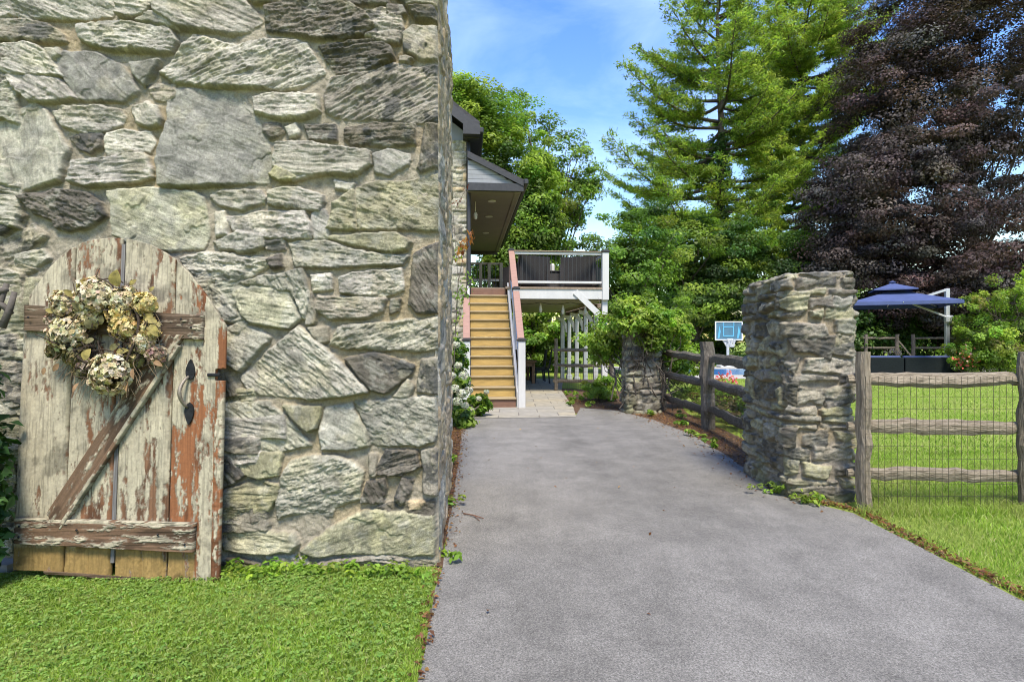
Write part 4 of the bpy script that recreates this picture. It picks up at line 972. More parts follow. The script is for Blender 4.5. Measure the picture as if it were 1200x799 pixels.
mb = MB(); mb.box((.66, 23.95, 5.2), (1.4, .1, .35)); obj('porch_end_beam', mb, m_black, house, 'h')
m_lite = M('light_trim', (.6, .57, .50), .5, .05, 5, bump=0)
for t in (15.3, 17.2, 19.8):
    mb = MB(); mb.lathe([(.11, 0), (.11, .02), (.08, .025), (.07, .01)], (.72, t, 5.145), 14); obj('ceiling_light', mb, m_lite, house, 'h')
mb = MB(); mb.tube([(.075, 14.60, 6.5), (.09, 14.56, 6.2), (.10, 14.56, 3.0), (.10, 14.56, .2)], .05, 8); obj('downspout', mb, m_black, house, 'h', smooth=True)
mb = MB(); mb.lathe([(.02, .0), (.045, .02), (.05, .12), (.06, .13), (.02, .20)], (.28, 15.4, 4.68), 6); mb.tube([(.28, 15.4, 4.9), (.28, 15.4, 5.16)], .012, 5)
tag(obj('hanging_lantern', mb, m_lite, None, 'h'), 'small pale lantern hanging under the porch ceiling beside the house wall', 'lantern')

# ------------------------------------------------------------------ deck, stair, pergola
m_white = M('white_painted_timber', (.55, .535, .50), .6, .10, 4, (1, 1, .3), bump=.25, bscale=30, bdist=.004)
m_deck = M('deck_boards', (.27, .20, .14), .8, .25, 4, (9, 1, 1), bump=.3)
m_yel = M('golden_stair_timber', (.43, .285, .09), .65, .30, 3, (1.2, 1.2, 16), bump=.25, bscale=12, bdist=.004)
m_salm = M('reddish_rail_cap', (.30, .17, .125), .65, .15, 5, (1, 6, 6), bump=.15)
m_tread = M('stair_tread', (.33, .25, .135), .75, .25, 3, (1.2, 16, 16), bump=.2)
m_redbr = M('red_brown_board', (.18, .095, .06), .7, .25, 4, (1, 6, 6), bump=.2)
m_baluster = M('black_baluster', (.03, .03, .03), .4, .1, 5, bump=0)
RISE = 2.78/13; RUN = 2.75/12; SX0, SX1, ST0 = .13, 1.06, 11.88
stair = thing('wooden_staircase', 'steep golden timber staircase with reddish handrails climbing to the raised deck', 'staircase', (.6, 11.9, 0), 'h')
for k in range(13):
    t = ST0+k*RUN
    mb = MB(); mb.box(((SX0+SX1)/2, t+.012, RISE*k+RISE/2-.018), (SX1-SX0, .022, RISE-.04)); obj('riser', mb, m_redbr if k in (0, 12) else m_yel, stair, 'h')
    if k < 12:
        mb = MB(); mb.box(((SX0+SX1)/2, t+RUN/2-.01, RISE*(k+1)-.02), (SX1-SX0+.03, RUN+.045, .036), bev=.008); obj('tread', mb, m_tread, stair, 'h')
for s in (SX0-.045, SX1+.045):
    mb = MB(); mb.prism([(ST0-.02, 0), (ST0-.02, RISE+.12), (ST0+12*RUN, 2.78+.12), (ST0+12*RUN, 2.4), (ST0+.35, 0)], s-.025, s+.025, 0); obj('stringer', mb, m_white, stair, 'h')
m_cap = M('black_post_cap', (.03, .028, .028), .5, .2, 8, bump=0)
def newel(s, t, z0, z1, w=.15, par=stair, mat=None):
    mb = MB(); mb.box((s, t, (z0+z1)/2), (w, w, z1-z0), bev=.008); p = obj('newel_post', mb, mat or m_white, par, 'h')
    mb = MB(); mb.box((s, t, z1+.02), (w+.05, w+.05, .04), bev=.012); mb.box((s, t, z1+.05), (w-.01, w-.01, .03), bev=.012); obj('post_cap', mb, m_cap, p, 'h')
newel(SX1+.12, 11.86, 0, 1.40); newel(SX0-.10, 11.86, 0, 1.40); newel(SX1+.12, 13.2, 1.2, 2.60, .13); newel(SX0-.10, 13.1, 1.2, 2.40, .13)
for s, z1, z2, tm, zm in ((SX1+.12, 1.33, 3.72, 13.2, 2.55), (SX0-.10, 1.33, 3.55, 13.1, 2.38)):
    for (ta, za), (tb_, zb) in (((11.86, z1), (tm, zm)), ((tm, zm), (14.55, z2)))[:2 if s > .5 else 1]:
        mb = MB(); mb.bar((s, ta+.05, za), (s, tb_-.05, zb), .15, .04, bev=.008); obj('handrail', mb, m_salm, stair, 'h')
        mb = MB(); mb.bar((s, ta+.06, za-.07), (s, tb_-.06, zb-.07), .05, .09); mb.bar((s, ta+.06, za-.80), (s, tb_-.06, zb-.80), .05, .08); obj('side_rail', mb, m_white, stair, 'h')
        for q in range(5):
            u = (q+.7)/5.2; a = np.array((s, ta, za))*(1-u)+np.array((s, tb_, zb))*u
            mb = MB(); mb.box((a[0], a[1], a[2]-.44), (.018, .018, .74)); obj('baluster', mb, m_baluster, stair, 'h')

deck = thing('raised_deck', 'raised deck with white beams and black balusters above the dining area', 'deck', (2.3, 17, 0), 'h')
DS0, DS1, DT0, DT1 = 1.10, 3.66, 14.42, 21.0
mb = MB(); mb.box(((DS0+DS1)/2-.02, (DT0+DT1)/2, 2.75), (DS1-DS0+.12, DT1-DT0+.1, .05)); mb.box(((.06+DS0)/2-.02, 17.9, 2.752), (DS0-.06, 6.4, .05)); obj('deck_floor', mb, m_deck, deck, 'h')
mb = MB(); mb.box(((DS0+DS1)/2, DT0, 2.60), (DS1-DS0, .05, .25)); mb.box((DS1, (DT0+DT1)/2+.03, 2.60), (.05, DT1-DT0, .25)); mb.box(((DS0+DS1)/2, DT1+.03, 2.6), (DS1-DS0, .05, .25)); obj('rim_beam', mb, m_white, deck, 'h')
mb = MB(); mb.box(((.1+DS1)/2, (DT0+DT1)/2+.1, 2.47), (DS1-.2, DT1-DT0-.1, .025)); obj('underside', mb, M('deck_underside', (.36, .32, .25), .7, .15, 3, (6, 1, 1), bump=.2), deck, 'h')
for s, t in ((DS1-.06, DT0+.09), (DS1-.06, DT1-.1), (DS0+.2, DT1-.1)):
    mb = MB(); mb.box((s, t, 1.23), (.14, .14, 2.46), bev=.008); obj('support_post', mb, m_white, deck, 'h')
mb = MB(); mb.bar((DS1-.85, DT0-.035, 2.66), (DS1-.02, DT0-.035, 1.88), .05, .15); obj('knee_brace', mb, m_white, deck, 'h')
newel(DS1-.06, DT0+.02, 2.45, 3.68, .17, deck); newel(DS1-.06, DT1-.1, 2.78, 3.68, .15, deck)
newel(SX1+.12, DT0+.1, 2.78, 3.70, .12, deck, m_salm)
for a, b in (((SX1+.18, DT0+.02), (DS1-.15, DT0+.02)), ((DS1-.06, DT0+.12), (DS1-.06, DT1-.18)), ((DS0-.9, DT1), (DS1-.12, DT1))):
    for z, hh in ((3.64, .07), (2.90, .06)):
        mb = MB(); mb.bar((*a, z), (*b, z), .06, hh, bev=.006); obj('top_rail' if z > 3 else 'bottom_rail', mb, m_white, deck, 'h')
    mb = MB(); mb.bar((*a, 3.69), (*b, 3.69), .13, .025, bev=.006); obj('rail_cap', mb, m_deck, deck, 'h')
    Ln = math.dist(a, b); n = min(24, int(Ln/.105))
    for k in range(1, n):
        u = k/n; mb = MB(); mb.box((a[0]+(b[0]-a[0])*u, a[1]+(b[1]-a[1])*u, 3.27), (.011, .011, .70)); obj('baluster', mb, m_baluster, deck, 'h')
for s in (.35, .72, 1.0):
    pass
mb = MB()
lb = thing('landing_railing', 'brown timber railing at the head of the golden staircase', 'railing', (.5, 16.6, 2.78), 'h')
for s in (.08, .45, .70, 1.05):
    mb = MB(); mb.box((s, 16.6, 3.23), (.09, .09, .90), bev=.006); obj('post', mb, m_tread, lb, 'h')
for z in (3.66, 2.95):
    mb = MB(); mb.bar((.05, 16.66, z), (1.08, 16.66, z), .05, .06); obj('rail', mb, m_tread, lb, 'h')
for k in range(9):
    mb = MB(); mb.box((.14+k*.108, 16.655, 3.3), (.014, .014, .66)); obj('baluster', mb, m_baluster, lb, 'h')
# pergola posts and curved brackets down the right side
pg = thing('pergola', 'row of slim white posts with curved brackets and a dark beam along the deck underside', 'pergola', (3.3, 18.5, 0), 'h')
for t in (16.2, 17.6, 19.0, 20.4):
    s = DS1+.10
    mb = MB(); mb.box((s, t, 1.16), (.13, .13, 2.33), bev=.008); pp = obj('post', mb, m_white, pg, 'h')
    mb = MB(); k = np.linspace(0, math.pi/2, 8)
    pts = [(s-.07-.42*(1-math.cos(a)), t, 1.72+.52*math.sin(a)) for a in k]
    for a, b in zip(pts[:-1], pts[1:]): mb.bar(a, b, .06, .11, up=(0.3, 0, 1) if b[0] != a[0] else (1, 0, 0))
    obj('curved_bracket', mb, m_white, pp, 'h')
    mb = MB(); mb.box((s, t, .09), (.20, .20, .18), bev=.01); obj('post_base', mb, m_white, pp, 'h')
mb = MB(); mb.box((DS1+.10, 18.3, 2.385), (.12, 5.2, .11)); obj('beam', mb, m_deck, pg, 'h')
for k in range(12):
    mb = MB(); mb.box((DS1-.02, 15.9+k*.43, 2.452), (.7, .05, .02)); obj('rafter', mb, m_deck, pg, 'h')
sl_ = thing('string_lights', 'string of small white globe lights hanging under the deck', 'string lights', (2.3, 15.2, 2.2), 'h')
cp = [(1.2+k*.2, 15.0, 2.43-.06*abs(math.sin(k*math.pi/4))) for k in range(12)]
mb = MB(); mb.tube(cp, .008, 5); obj('cord', mb, m_baluster, sl_, 'h')
for k in (1, 4, 7, 10):
    c = cp[k]; mb = MB(); mb.lathe([(.012, -.03), (.02, -.06), (.035, -.13), (.045, -.20), (.03, -.26), (.005, -.28)], c, 10); obj('bulb', mb, M('frosted_bulb', (.75, .72, .66), .3, .03, 3, bump=0), sl_, 'h', smooth=True)

# ------------------------------------------------------------------ furniture on and under the deck
m_wick = M('black_wicker', (.038, .034, .033), .7, .5, 40, (1, 1, 3), bump=.8, bscale=70, bdist=.01)
m_cush = M('charcoal_cushion', (.06, .06, .065), .9, .2, 10, bump=.2)
def wicker_chair(label, s, t, rz, z):
    w = thing('wicker_armchair', label, 'armchair', (s, t, z), 'h', 'wicker armchairs on the deck'); o = ORG[w]; ORG[w] = np.zeros(3)
    w.rotation_euler = (0, 0, TH+rz)
    mb = MB(); mb.prism([(-.40, .36), (.36, .36), (.34, .08), (-.36, .08)], -.40, .40, 0); obj('seat_base', mb, m_wick, w, 'h')
    mb = MB(); mb.prism([(-.50, .84), (-.42, .85), (-.24, .3), (-.38, .1)], -.46, .46, 0); obj('backrest', mb, m_wick, w, 'h')
    for sx in (-1, 1):
        mb = MB(); mb.prism([(-.46, .08), (-.49, .66), (-.2, .60), (.40, .60), (.40, .08)], sx*.42-.05, sx*.42+.05, 0); obj('arm', mb, m_wick, w, 'h')
        for ty in (-.32, .32):
            mb = MB(); mb.box((sx*.38, ty, .04), (.06, .06, .08)); obj('leg', mb, m_wick, w, 'h')
    mb = MB(); mb.box((0, .05, .42), (.72, .66, .12), bev=.04); obj('cushion', mb, m_cush, w, 'h'); return w
wicker_chair('black wicker armchair with its tall back to the staircase side of the deck', 1.62, 15.2, .45, 2.78)
wicker_chair('black wicker armchair beside the white corner post of the deck', 3.15, 15.25, -.4, 2.78)
tb = thing('wicker_table', 'low black wicker side table between the two deck armchairs', 'table', (2.45, 15.5, 2.78), 'h')
mb = MB(); mb.box((2.45, 15.5, 3.02), (.62, .6, .48), bev=.02); obj('table_base', mb, m_wick, tb, 'h'); mb = MB(); mb.box((2.45, 15.5, 3.28), (.70, .66, .03), bev=.008); obj('table_top', mb, m_wick, tb, 'h')
mb = MB(); mb.lathe([(.055, 0), (.06, .01), (.06, .16), (.05, .2), (.03, .21)], (2.38, 15.4, 3.297), 12); tag(obj('candle_jar', mb, m_lite, None, 'h'), 'small white jar standing on the low wicker table', 'jar')
m_din = M('dining_timber', (.22, .12, .06), .6, .3, 4, (1, 8, 8), bump=.2); m_dch = M('black_chair_fabric', (.025, .024, .025), .7, .3, 20, bump=.2)
dt = thing('dining_table', 'brown wooden dining table in the shade under the deck', 'table', (1.75, 19.2, 0), 'h')
mb = MB(); mb.box((1.75, 19.2, .735), (1.1, 1.9, .05), bev=.01); obj('table_top', mb, m_din, dt, 'h')
for a in (-1, 1):
    for b in (-1, 1):
        mb = MB(); mb.box((1.75+a*.46, 19.2+b*.8, .355), (.10, .10, .71), bev=.008); obj('leg', mb, m_din, dt, 'h')
mb = MB(); mb.box((1.75, 19.2, .64), (.94, 1.7, .12)); obj('apron', mb, m_din, dt, 'h')
def din_chair(label, s, t, rz, top=1.10):
    w = thing('dining_chair', label, 'chair', (s, t, 0.012), 'h', 'dining chairs under the deck'); ORG[w] = np.zeros(3); w.rotation_euler = (0, 0, TH+rz)
    mb = MB(); mb.box((0, 0, .455), (.46, .46, .07), bev=.02); obj('seat', mb, m_dch, w, 'h')
    mb = MB(); mb.prism([(-.20, .48), (-.25, .48), (-.33, top), (-.29, top)], -.22, .22, 0); obj('backrest', mb, m_dch, w, 'h')
    for a in (-1, 1):
        for b in (-1, 1): mb = MB(); mb.bar((a*.20, b*.20, .43), (a*.20, b*.24, 0), .045, .045); obj('leg', mb, m_dch, w, 'h')
din_chair('black high backed dining chair nearest the staircase post, left of the wooden table', .98, 18.5, -math.pi/2+.1, 1.15)
din_chair('black high backed dining chair on the open right side of the wooden table', 2.55, 18.7, math.pi/2-.15)
din_chair('black high backed dining chair at the far right side of the wooden table', 2.5, 19.6, math.pi/2)
gr = thing('grill', 'black covered barbecue standing under the deck behind the stair post', 'grill', (.95, 17.2, 0), 'h')
mb = MB(); mb.box((1.5, 20.6, .6), (1.1, .5, 1.1), bev=.04); obj('cabinet', mb, m_dch, gr, 'h'); mb = MB(); mb.prism([(20.3, 1.152), (20.9, 1.152), (20.85, 1.38), (20.7, 1.48), (20.45, 1.46), (20.33, 1.36)], .98, 2.0, 0); obj('hood', mb, m_dch, gr, 'h')

# ------------------------------------------------------------------ pool side
hp = P(853.5, 430, 30.0); bx, by = hp[0], 30.0
bh = thing('basketball_hoop', 'poolside basketball hoop with a clear blue tinted backboard on a white stand', 'basketball hoop', (bx, by, 0))
m_hw = M('white_plastic', (.72, .73, .74), .4, .05, 3, bump=0)
m_board = M('blue_backboard', (.06, .16, .24), .25, .2, 2, bump=0, spec=.5); m_bl = M('light_blue_stripe', (.12, .42, .62), .4, .1, 3, bump=0)
mb = MB(); mb.box((bx+.02, by, 1.93), (1.36, .03, .92)); obj('backboard', mb, m_board, bh)
mb = MB()
for dz in (-.47, .47): mb.box((bx+.02, by-.01, 1.93+dz), (1.46, .06, .06), bev=.01)
for dx in (-.70, .70): mb.box((bx+.02+dx, by-.012, 1.93), (.06, .06, .94), bev=.01)
obj('board_frame', mb, m_hw, bh)
mb = MB()
for dx in (-.26, .26): mb.box((bx+dx, by-.022, 1.90), (.05, .012, .50))
for dz in (-.23, .25): mb.box((bx, by-.024, 1.90+dz), (.56, .012, .05))
for dx in (-.28, .28): mb.box((bx+dx, by-.026, 2.27), (.04, .012, .22))
obj('target_square', mb, m_bl, bh)
mb = MB()
for q, dx in enumerate((-.50, .52)):      # two pale blue player-like flashes at the sides
    mb.prism([(bx+dx-.07, 1.55), (bx+dx+.02, 1.55), (bx+dx+.09, 1.9), (bx+dx+.02, 2.2), (bx+dx-.02, 1.9)], by-.024, by-.018, 1)
obj('board_graphic', mb, m_bl, bh)
mb = MB(); k = np.linspace(0, 2*math.pi, 21); mb.tube(np.stack([bx+.06+.225*np.cos(k), by-.30+.225*np.sin(k), 0*k+1.48], -1), .012, 6, cap=False); mb.box((bx+.06, by-.05, 1.48), (.30, .08, .08)); obj('rim', mb, m_hw, bh)
nb = MB(); 
for q in range(12):
    a = q*math.pi/6; nb.tube([(bx+.06+.22*math.cos(a), by-.30+.22*math.sin(a), 1.48), (bx+.06+.15*math.cos(a+.3), by-.30+.15*math.sin(a+.3), 1.28), (bx+.06+.12*math.cos(a), by-.30+.12*math.sin(a), 1.08)], .012, 4)
    nb.tube([(bx+.06+.22*math.cos(a), by-.30+.22*math.sin(a), 1.48), (bx+.06+.15*math.cos(a-.3), by-.30+.15*math.sin(a-.3), 1.28), (bx+.06+.12*math.cos(a), by-.30+.12*math.sin(a), 1.08)], .012, 4)
obj('net', nb, m_hw, bh)
mb = MB(); mb.prism([(bx-.30, 1.47), (bx+.30, 1.47), (bx+.08, 1.10), (bx-.08, 1.10)], by+.03, by+.12, 1); mb.box((bx, by+.09, .60), (.13, .13, 1.06), bev=.02); obj('stand', mb, m_hw, bh)
mb = MB(); mb.box((bx, by+.2, .06), (.9, .7, .11), bev=.04); obj('stand_base', mb, m_hw, bh)

m_navy = M('navy_canvas', (.062, .086, .20), .7, .15, 3, bump=.1)
m_alu = M('pale_aluminium', (.56, .57, .57), .4, .1, 3, bump=0, metal=.3)
um = thing('cantilever_umbrella', 'large navy blue two tier cantilever umbrella over the patio sofa', 'umbrella', (19.1, 25, 0))
ucx, ucy, UZ = 16.55, 24.6, 3.0
def canopy(cx, cy, z, half, rise, rot, drop):
    mb = MB(); n = 8; V = []; per = []
    cor = [(half*math.cos(rot+i*math.pi/2), half*math.sin(rot+i*math.pi/2)) for i in range(4)]
    for i in range(4):
        for k in range(n):
            u = k/n; a = np.array(cor[i]); b = np.array(cor[(i+1) % 4]); p = a*(1-u)+b*u; per.append(p*(1-.05*math.sin(u*math.pi)))
    m = len(per)
    for j, f in enumerate((.04, .35, .7, 1.0)):
        for p in per: V.append((cx+p[0]*f, cy+p[1]*f, z+rise*(1-f)**1.15))
    for p in per: V.append((cx+p[0]*1.003, cy+p[1]*1.003, z-drop))
    Fc = [(j*m+i, j*m+(i+1) % m, (j+1)*m+(i+1) % m, (j+1)*m+i) for j in range(4) for i in range(m)]+[tuple(range(m))]
    return mb.add(V, Fc)
def shell(o):
    md = o.modifiers.new('cloth', 'SOLIDIFY'); md.thickness = .012; return o
shell(obj('canopy', canopy(ucx, ucy, UZ, 2.75, .62, .35, .13), m_navy, um, fix=False))
shell(obj('vent_top', canopy(ucx-.1, ucy, UZ+.60, 1.10, .30, .35, .05), m_navy, um, fix=False))
mb = MB(); mb.lathe([(.12, 0), (.14, .04), (.03, .09)], (ucx-.1, ucy, UZ+.90), 10); obj('finial', mb, m_navy, um)
mb = MB(); mb.box((19.12, 25.0, 1.87), (.18, .14, 3.66), bev=.02); obj('pole', mb, m_alu, um)
mb = MB(); mb.bar((19.12, 25.0, 3.66), (17.3, 24.72, 3.12), .07, .09); obj('arm', mb, m_alu, um)
mb = MB(); mb.bar((19.1, 24.97, 2.45), (17.4, 24.7, UZ-.0), .05, .07); obj('strut', mb, m_alu, um)
mb = MB(); mb.box((19.16, 24.95, 2.35), (.34, .26, .34), bev=.06); mb.tube([(19.3, 24.8, 2.25), (19.3, 24.62, 2.25), (19.3, 24.6, 2.1)], .025, 6); obj('crank_housing', mb, m_alu, um)
for i in range(8):
    a = .35+i*math.pi/4; rr_ = 2.65 if i % 2 == 0 else 1.88
    mb = MB(); mb.bar((ucx, ucy, UZ+.55), (ucx+rr_*math.cos(a), ucy+rr_*math.sin(a), UZ-.04), .03, .04); obj('rib', mb, m_alu, um)
mb = MB(); mb.box((19.12, 25.1, .10), (1.0, 1.0, .12), bev=.03); obj('base', mb, m_dch, um)
m_rat = M('dark_rattan', (.012, .016, .016), .85, .35, 20, (1, 1, 3), bump=.6, bscale=60, bdist=.01, spec=.08)
for i, (xa, xb, lab) in enumerate(((1019, 1058.5, 'dark rattan sofa section nearest the stone pillar, under the navy umbrella'), (1060, 1117, 'longer dark rattan sofa section with navy cushions beside the umbrella pole'))):
    y = 23.6; X0, X1 = (xa-600)*y/F, (xb-600)*y/F
    so_ = thing('patio_sofa', lab, 'sofa', ((X0+X1)/2, y, 0), group='patio sofa sections')
    mb = MB(); mb.box(((X0+X1)/2, y, .38), (X1-X0, .14, .68), bev=.03); obj('backrest', mb, m_rat, so_)
    mb = MB(); mb.box(((X0+X1)/2, y+.48, .22), (X1-X0-.02, .80, .36), bev=.03); obj('seat_base', mb, m_rat, so_)
    mb = MB(); mb.box(((X0+X1)/2, y+.50, .46), (X1-X0-.06, .76, .12), bev=.05); obj('seat_cushion', mb, m_navy, so_)
    mb = MB(); mb.box(((X0+X1)/2, y+.15, .66), (X1-X0-.06, .16, .24), bev=.06); obj('back_cushion', mb, m_navy, so_)
    for xx in (X0+.08, X1-.08):
        mb = MB(); mb.box((xx, y+.02, .03), (.07, .07, .05)); obj('foot', mb, m_rat, so_)
# ------------------------------------------------------------------ trees
GREEN = [(.115, .19, .026), (.155, .235, .032), (.09, .155, .024), (.20, .28, .04)]
BRIGHT = [(.185, .295, .034), (.23, .33, .04), (.145, .25, .032), (.25, .34, .055)]
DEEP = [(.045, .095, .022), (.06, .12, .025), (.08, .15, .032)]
PURP = [(.052, .034, .029), (.070, .046, .039), (.038, .028, .028), (.092, .069, .060), (.085, .074, .068)]
def PX(x, y, d): return tuple(P(x, y, d))
# left: dense tree and looser neighbour behind the house
def blob(x, y, d, rx, rz, w, ry=None): return (PX(x, y, d), (rx*d/F, (ry or rx)*d/F, rz*d/F), w)
broad_tree('leafy_tree', 'bright green tall tree overgrown with creeper rising behind the deck and porch roof', (PX(590, 400, 27)[0], 27), 13,
  [blob(585, 225, 27, 52, 110, 5), blob(560, 150, 27, 55, 50, 3), blob(625, 300, 27, 40, 60, 2), blob(520, 190, 28, 60, 80, 2), blob(600, 350, 28, 60, 60, 2), blob(628, 235, 26.5, 26, 70, 3), blob(540, 130, 27, 36, 40, 2)], 430, (.45, .95), 230, .16, BRIGHT+GREEN, .35, seed=3, up=.9)
broad_tree('airy_tree', 'airy tree with dark sparse sprays against the sky right of the creeper tree', (PX(640, 400, 30)[0], 30), 12,
  [blob(650, 205, 30, 45, 62, 4), blob(600, 150, 30, 55, 45, 2), blob(672, 250, 30, 36, 45, 1.5), blob(690, 215, 30, 18, 22, .8), blob(640, 290, 30, 50, 40, 1)], 210, (.35, .75), 110, .15, GREEN+GREEN+BRIGHT, .28, seed=4, flat=.4, up=.9)
# middle mass
broad_tree('leafy_tree', 'mid green spreading tree just right of the deck corner', (PX(735, 400, 24)[0], 24), 5,
  [blob(730, 320, 24, 55, 55, 3), blob(760, 290, 24, 40, 35, 1.5), blob(700, 345, 24, 30, 35, 1), blob(770, 360, 24, 50, 40, 1.5)], 170, (.35, .7), 170, .14, GREEN+GREEN+DEEP, .2, seed=5)
broad_tree('leafy_tree', 'broad layered green tree beyond the vine covered pillar and left of the basketball hoop', (PX(815, 400, 33)[0], 33), 8,
  [blob(810, 320, 33, 65, 60, 3), blob(850, 300, 33, 50, 45, 2), blob(780, 270, 34, 60, 30, 1.5), blob(840, 360, 33, 60, 40, 1.5), blob(790, 380, 33, 50, 40, 1)], 260, (.5, 1.05), 240, .17, GREEN+DEEP, .3, seed=6, flat=.38)
broad_tree('leafy_tree', 'small rounded tree at the foot of the pines showing above the stone pillar', (PX(905, 400, 35)[0], 35), 7,
  [blob(900, 310, 35, 55, 50, 3), blob(950, 320, 35, 45, 45, 2), blob(890, 370, 34, 60, 50, 2)], 180, (.5, 1.), 200, .17, DEEP+GREEN, .25, seed=7)
broad_tree('leafy_tree', 'low green tree seen under the deck behind the dining table', (PX(625, 400, 27)[0], 25.5), 3.4,
  [blob(625, 390, 25.5, 45, 35, 3), blob(655, 410, 25.5, 40, 30, 1.5), blob(600, 400, 25.5, 40, 35, 1)], 130, (.3, .6), 130, .15, BRIGHT+GREEN, .12, seed=8, zmin=.15)
# copper beech
broad_tree('copper_beech', 'huge copper beech with dark purple foliage behind the umbrella', (PX(1140, 400, 33)[0], 33), 22,
  [blob(1135, 170, 33, 165, 235, 6), blob(1060, 130, 32, 75, 110, 2), blob(1030, 240, 31, 80, 80, 2.2), blob(1160, 300, 30, 120, 70, 2), blob(1090, 30, 33, 80, 70, 1.5), blob(1220, 100, 33, 120, 170, 2.5), blob(1000, 300, 31, 50, 40, .8), blob(1085, 350, 31, 80, 35, 1.2)],
  1250, (.65, 1.3), 300, .155, PURP, .45, mat=lf_dark, seed=9, flat=.42, shell=.55, cvar=.3)
# shrub at right
broad_tree('bright_shrub', 'bright green shrub with a few reddish leaf tips at the right edge behind the lawn', (PX(1170, 437, 23.5)[0], 23.5), 3.6,
  [blob(1170, 385, 23.5, 48, 58, 3), blob(1200, 350, 23.5, 40, 40, 1.5), blob(1150, 410, 23.2, 40, 30, 1.5), blob(1195, 410, 23, 45, 35, 1)], 300, (.16, .36), 110, .10, BRIGHT+BRIGHT+GREEN+[(.19, .17, .05)], .1, flat=.85, cat='shrub', seed=10, zmin=.1)
def pine(name, label, bx, by, H, z0, lens, pal, seed, nwh=20, asym=0.0, K=9, tr=.42, ivy=0):
    r = np.random.default_rng(seed); t = thing(name, label, 'tree', (bx, by, 0)); tb = MB(); Pc = []; Nc = []; Dc = []; Cc_ = []
    tp = np.array([(bx+.15*math.sin(k*1.3+seed), by, H*k/8) for k in range(9)]); tp[0, 2] = -.05
    tb.tube(tp, np.linspace(tr, .05, 9), 9)
    zs = np.linspace(z0, H*.985, nwh)
    for iw, z in enumerate(zs):
        f = (z-z0)/(H-z0); n = r.integers(3, 6); a0 = r.uniform(0, 6.28)
        Lm = np.interp(f, [p[0] for p in lens], [p[1] for p in lens])
        for b in range(n):
            if r.random() < .12: continue
            a = a0+b*6.283/n+r.uniform(-.4, .4); Lb = Lm*r.uniform(.6, 1.12)*(1-asym*max(0, math.cos(a))); zz = z+r.uniform(-.5, .5)*(H-z0)/nwh
            s = np.linspace(0, 1, 9); lift = .03+.36*f
            pth = np.stack([bx+np.cos(a)*Lb*s, by+np.sin(a)*Lb*s, zz+Lb*(lift*s-.18*np.sin(s*math.pi)*(1-f)+.16*s**3)], -1); pth[1:, :2] += np.cumsum(r.normal(scale=.03*Lb/3, size=(8, 2)), 0)
            tb.tube(pth, np.linspace(.035+.014*Lb, .012, 9), 5)
            d = np.array([math.cos(a), math.sin(a), 0]); sd_ = np.array([-d[1], d[0], 0])
            m = int(7+Lb*4.6)
            for k in range(m):
                u = .22+.78*(k+r.random())/m; p = np.array([np.interp(u, s, pth[:, i]) for i in range(3)])
                side = r.choice((-1, 1)); l2 = (.30+.22*Lb)*(1.15-u)*r.uniform(.6, 1.3)+.15
                q = p+sd_*side*l2*.9+d*l2*.7+np.array([0, 0, r.uniform(.0, .28)*l2+.05])
                nt_ = max(2, int(l2*4.5))
                if l2 > .5: tb.tube([p, (p+q)/2+np.array([0, 0, -.03]), q], [.015, .01, .006], 4)
                for j in range(nt_):
                    w = (j+.6)/nt_; c = p*(1-w)+q*w; Pc.append(c); Dc.append(d*.6+sd_*side*.6+np.array([0, 0, .55])); Nc.append(zz)
    Pc = np.array(Pc); Dc = np.array(Dc); n = len(Pc); N = n*K
    base = pick(pal, n, r, .2)
    c = np.repeat(Pc, K, 0)+r.normal(scale=(.15, .15, .06), size=(N, 3)); al = np.repeat(Dc, K, 0)+r.normal(scale=.75, size=(N, 3))
    al /= np.linalg.norm(al, axis=1)[:, None]
    nn_ = r.normal(size=(N, 3))+np.array([0, 0, .9])
    V, I, Cl = leaf_cards(c+al*.12, nn_, np.full(N, .28), np.clip(np.repeat(base, K, 0)*(1+.2*r.normal(size=(N, 1))), .004, .5), .22, r, .35, .05, align=al*3)
    obj('trunk', tb, bark, t, smooth=True, fix=False); obj('crown', (V, (I, 4)), lf_pine, t, col=Cl)
    if ivy:
        zc = r.uniform(.3, ivy, 420); ra = tr*1.25; th = r.uniform(0, 6.28, 420); cen = np.stack([bx+ra*np.cos(th), by+ra*np.sin(th), zc], -1)
        V, I, Cl = clump_leaves(cen, np.full(420, .32), 34, .17, DEEP, r, 1.0, .3); obj('ivy', (V, (I, 4)), lf, t, col=Cl)
    print(name, n, N)
pine('white_pine', 'tall white pine with layered upswept boughs and an ivy clad trunk against the blue sky', PX(843, 400, 38)[0], 38, 26.2, 6.0,
  [(0, 6.8), (.25, 8.6), (.40, 8.2), (.55, 6.6), (.7, 5.0), (.85, 3.2), (1, .8)], [(.18, .265, .038), (.22, .305, .042), (.13, .21, .034), (.26, .34, .05)], 21, 24, asym=.42, K=13, ivy=15)
pine('white_pine', 'lighter yellow green pine standing between the tall white pine and the copper beech', PX(942, 400, 45)[0], 45, 28.5, 8.0,
  [(0, 5.0), (.3, 6.4), (.6, 6.8), (.8, 6.6), (1, 2.8)], [(.27, .36, .06), (.31, .39, .065), (.22, .32, .05)], 23, 30, K=18, ivy=10)
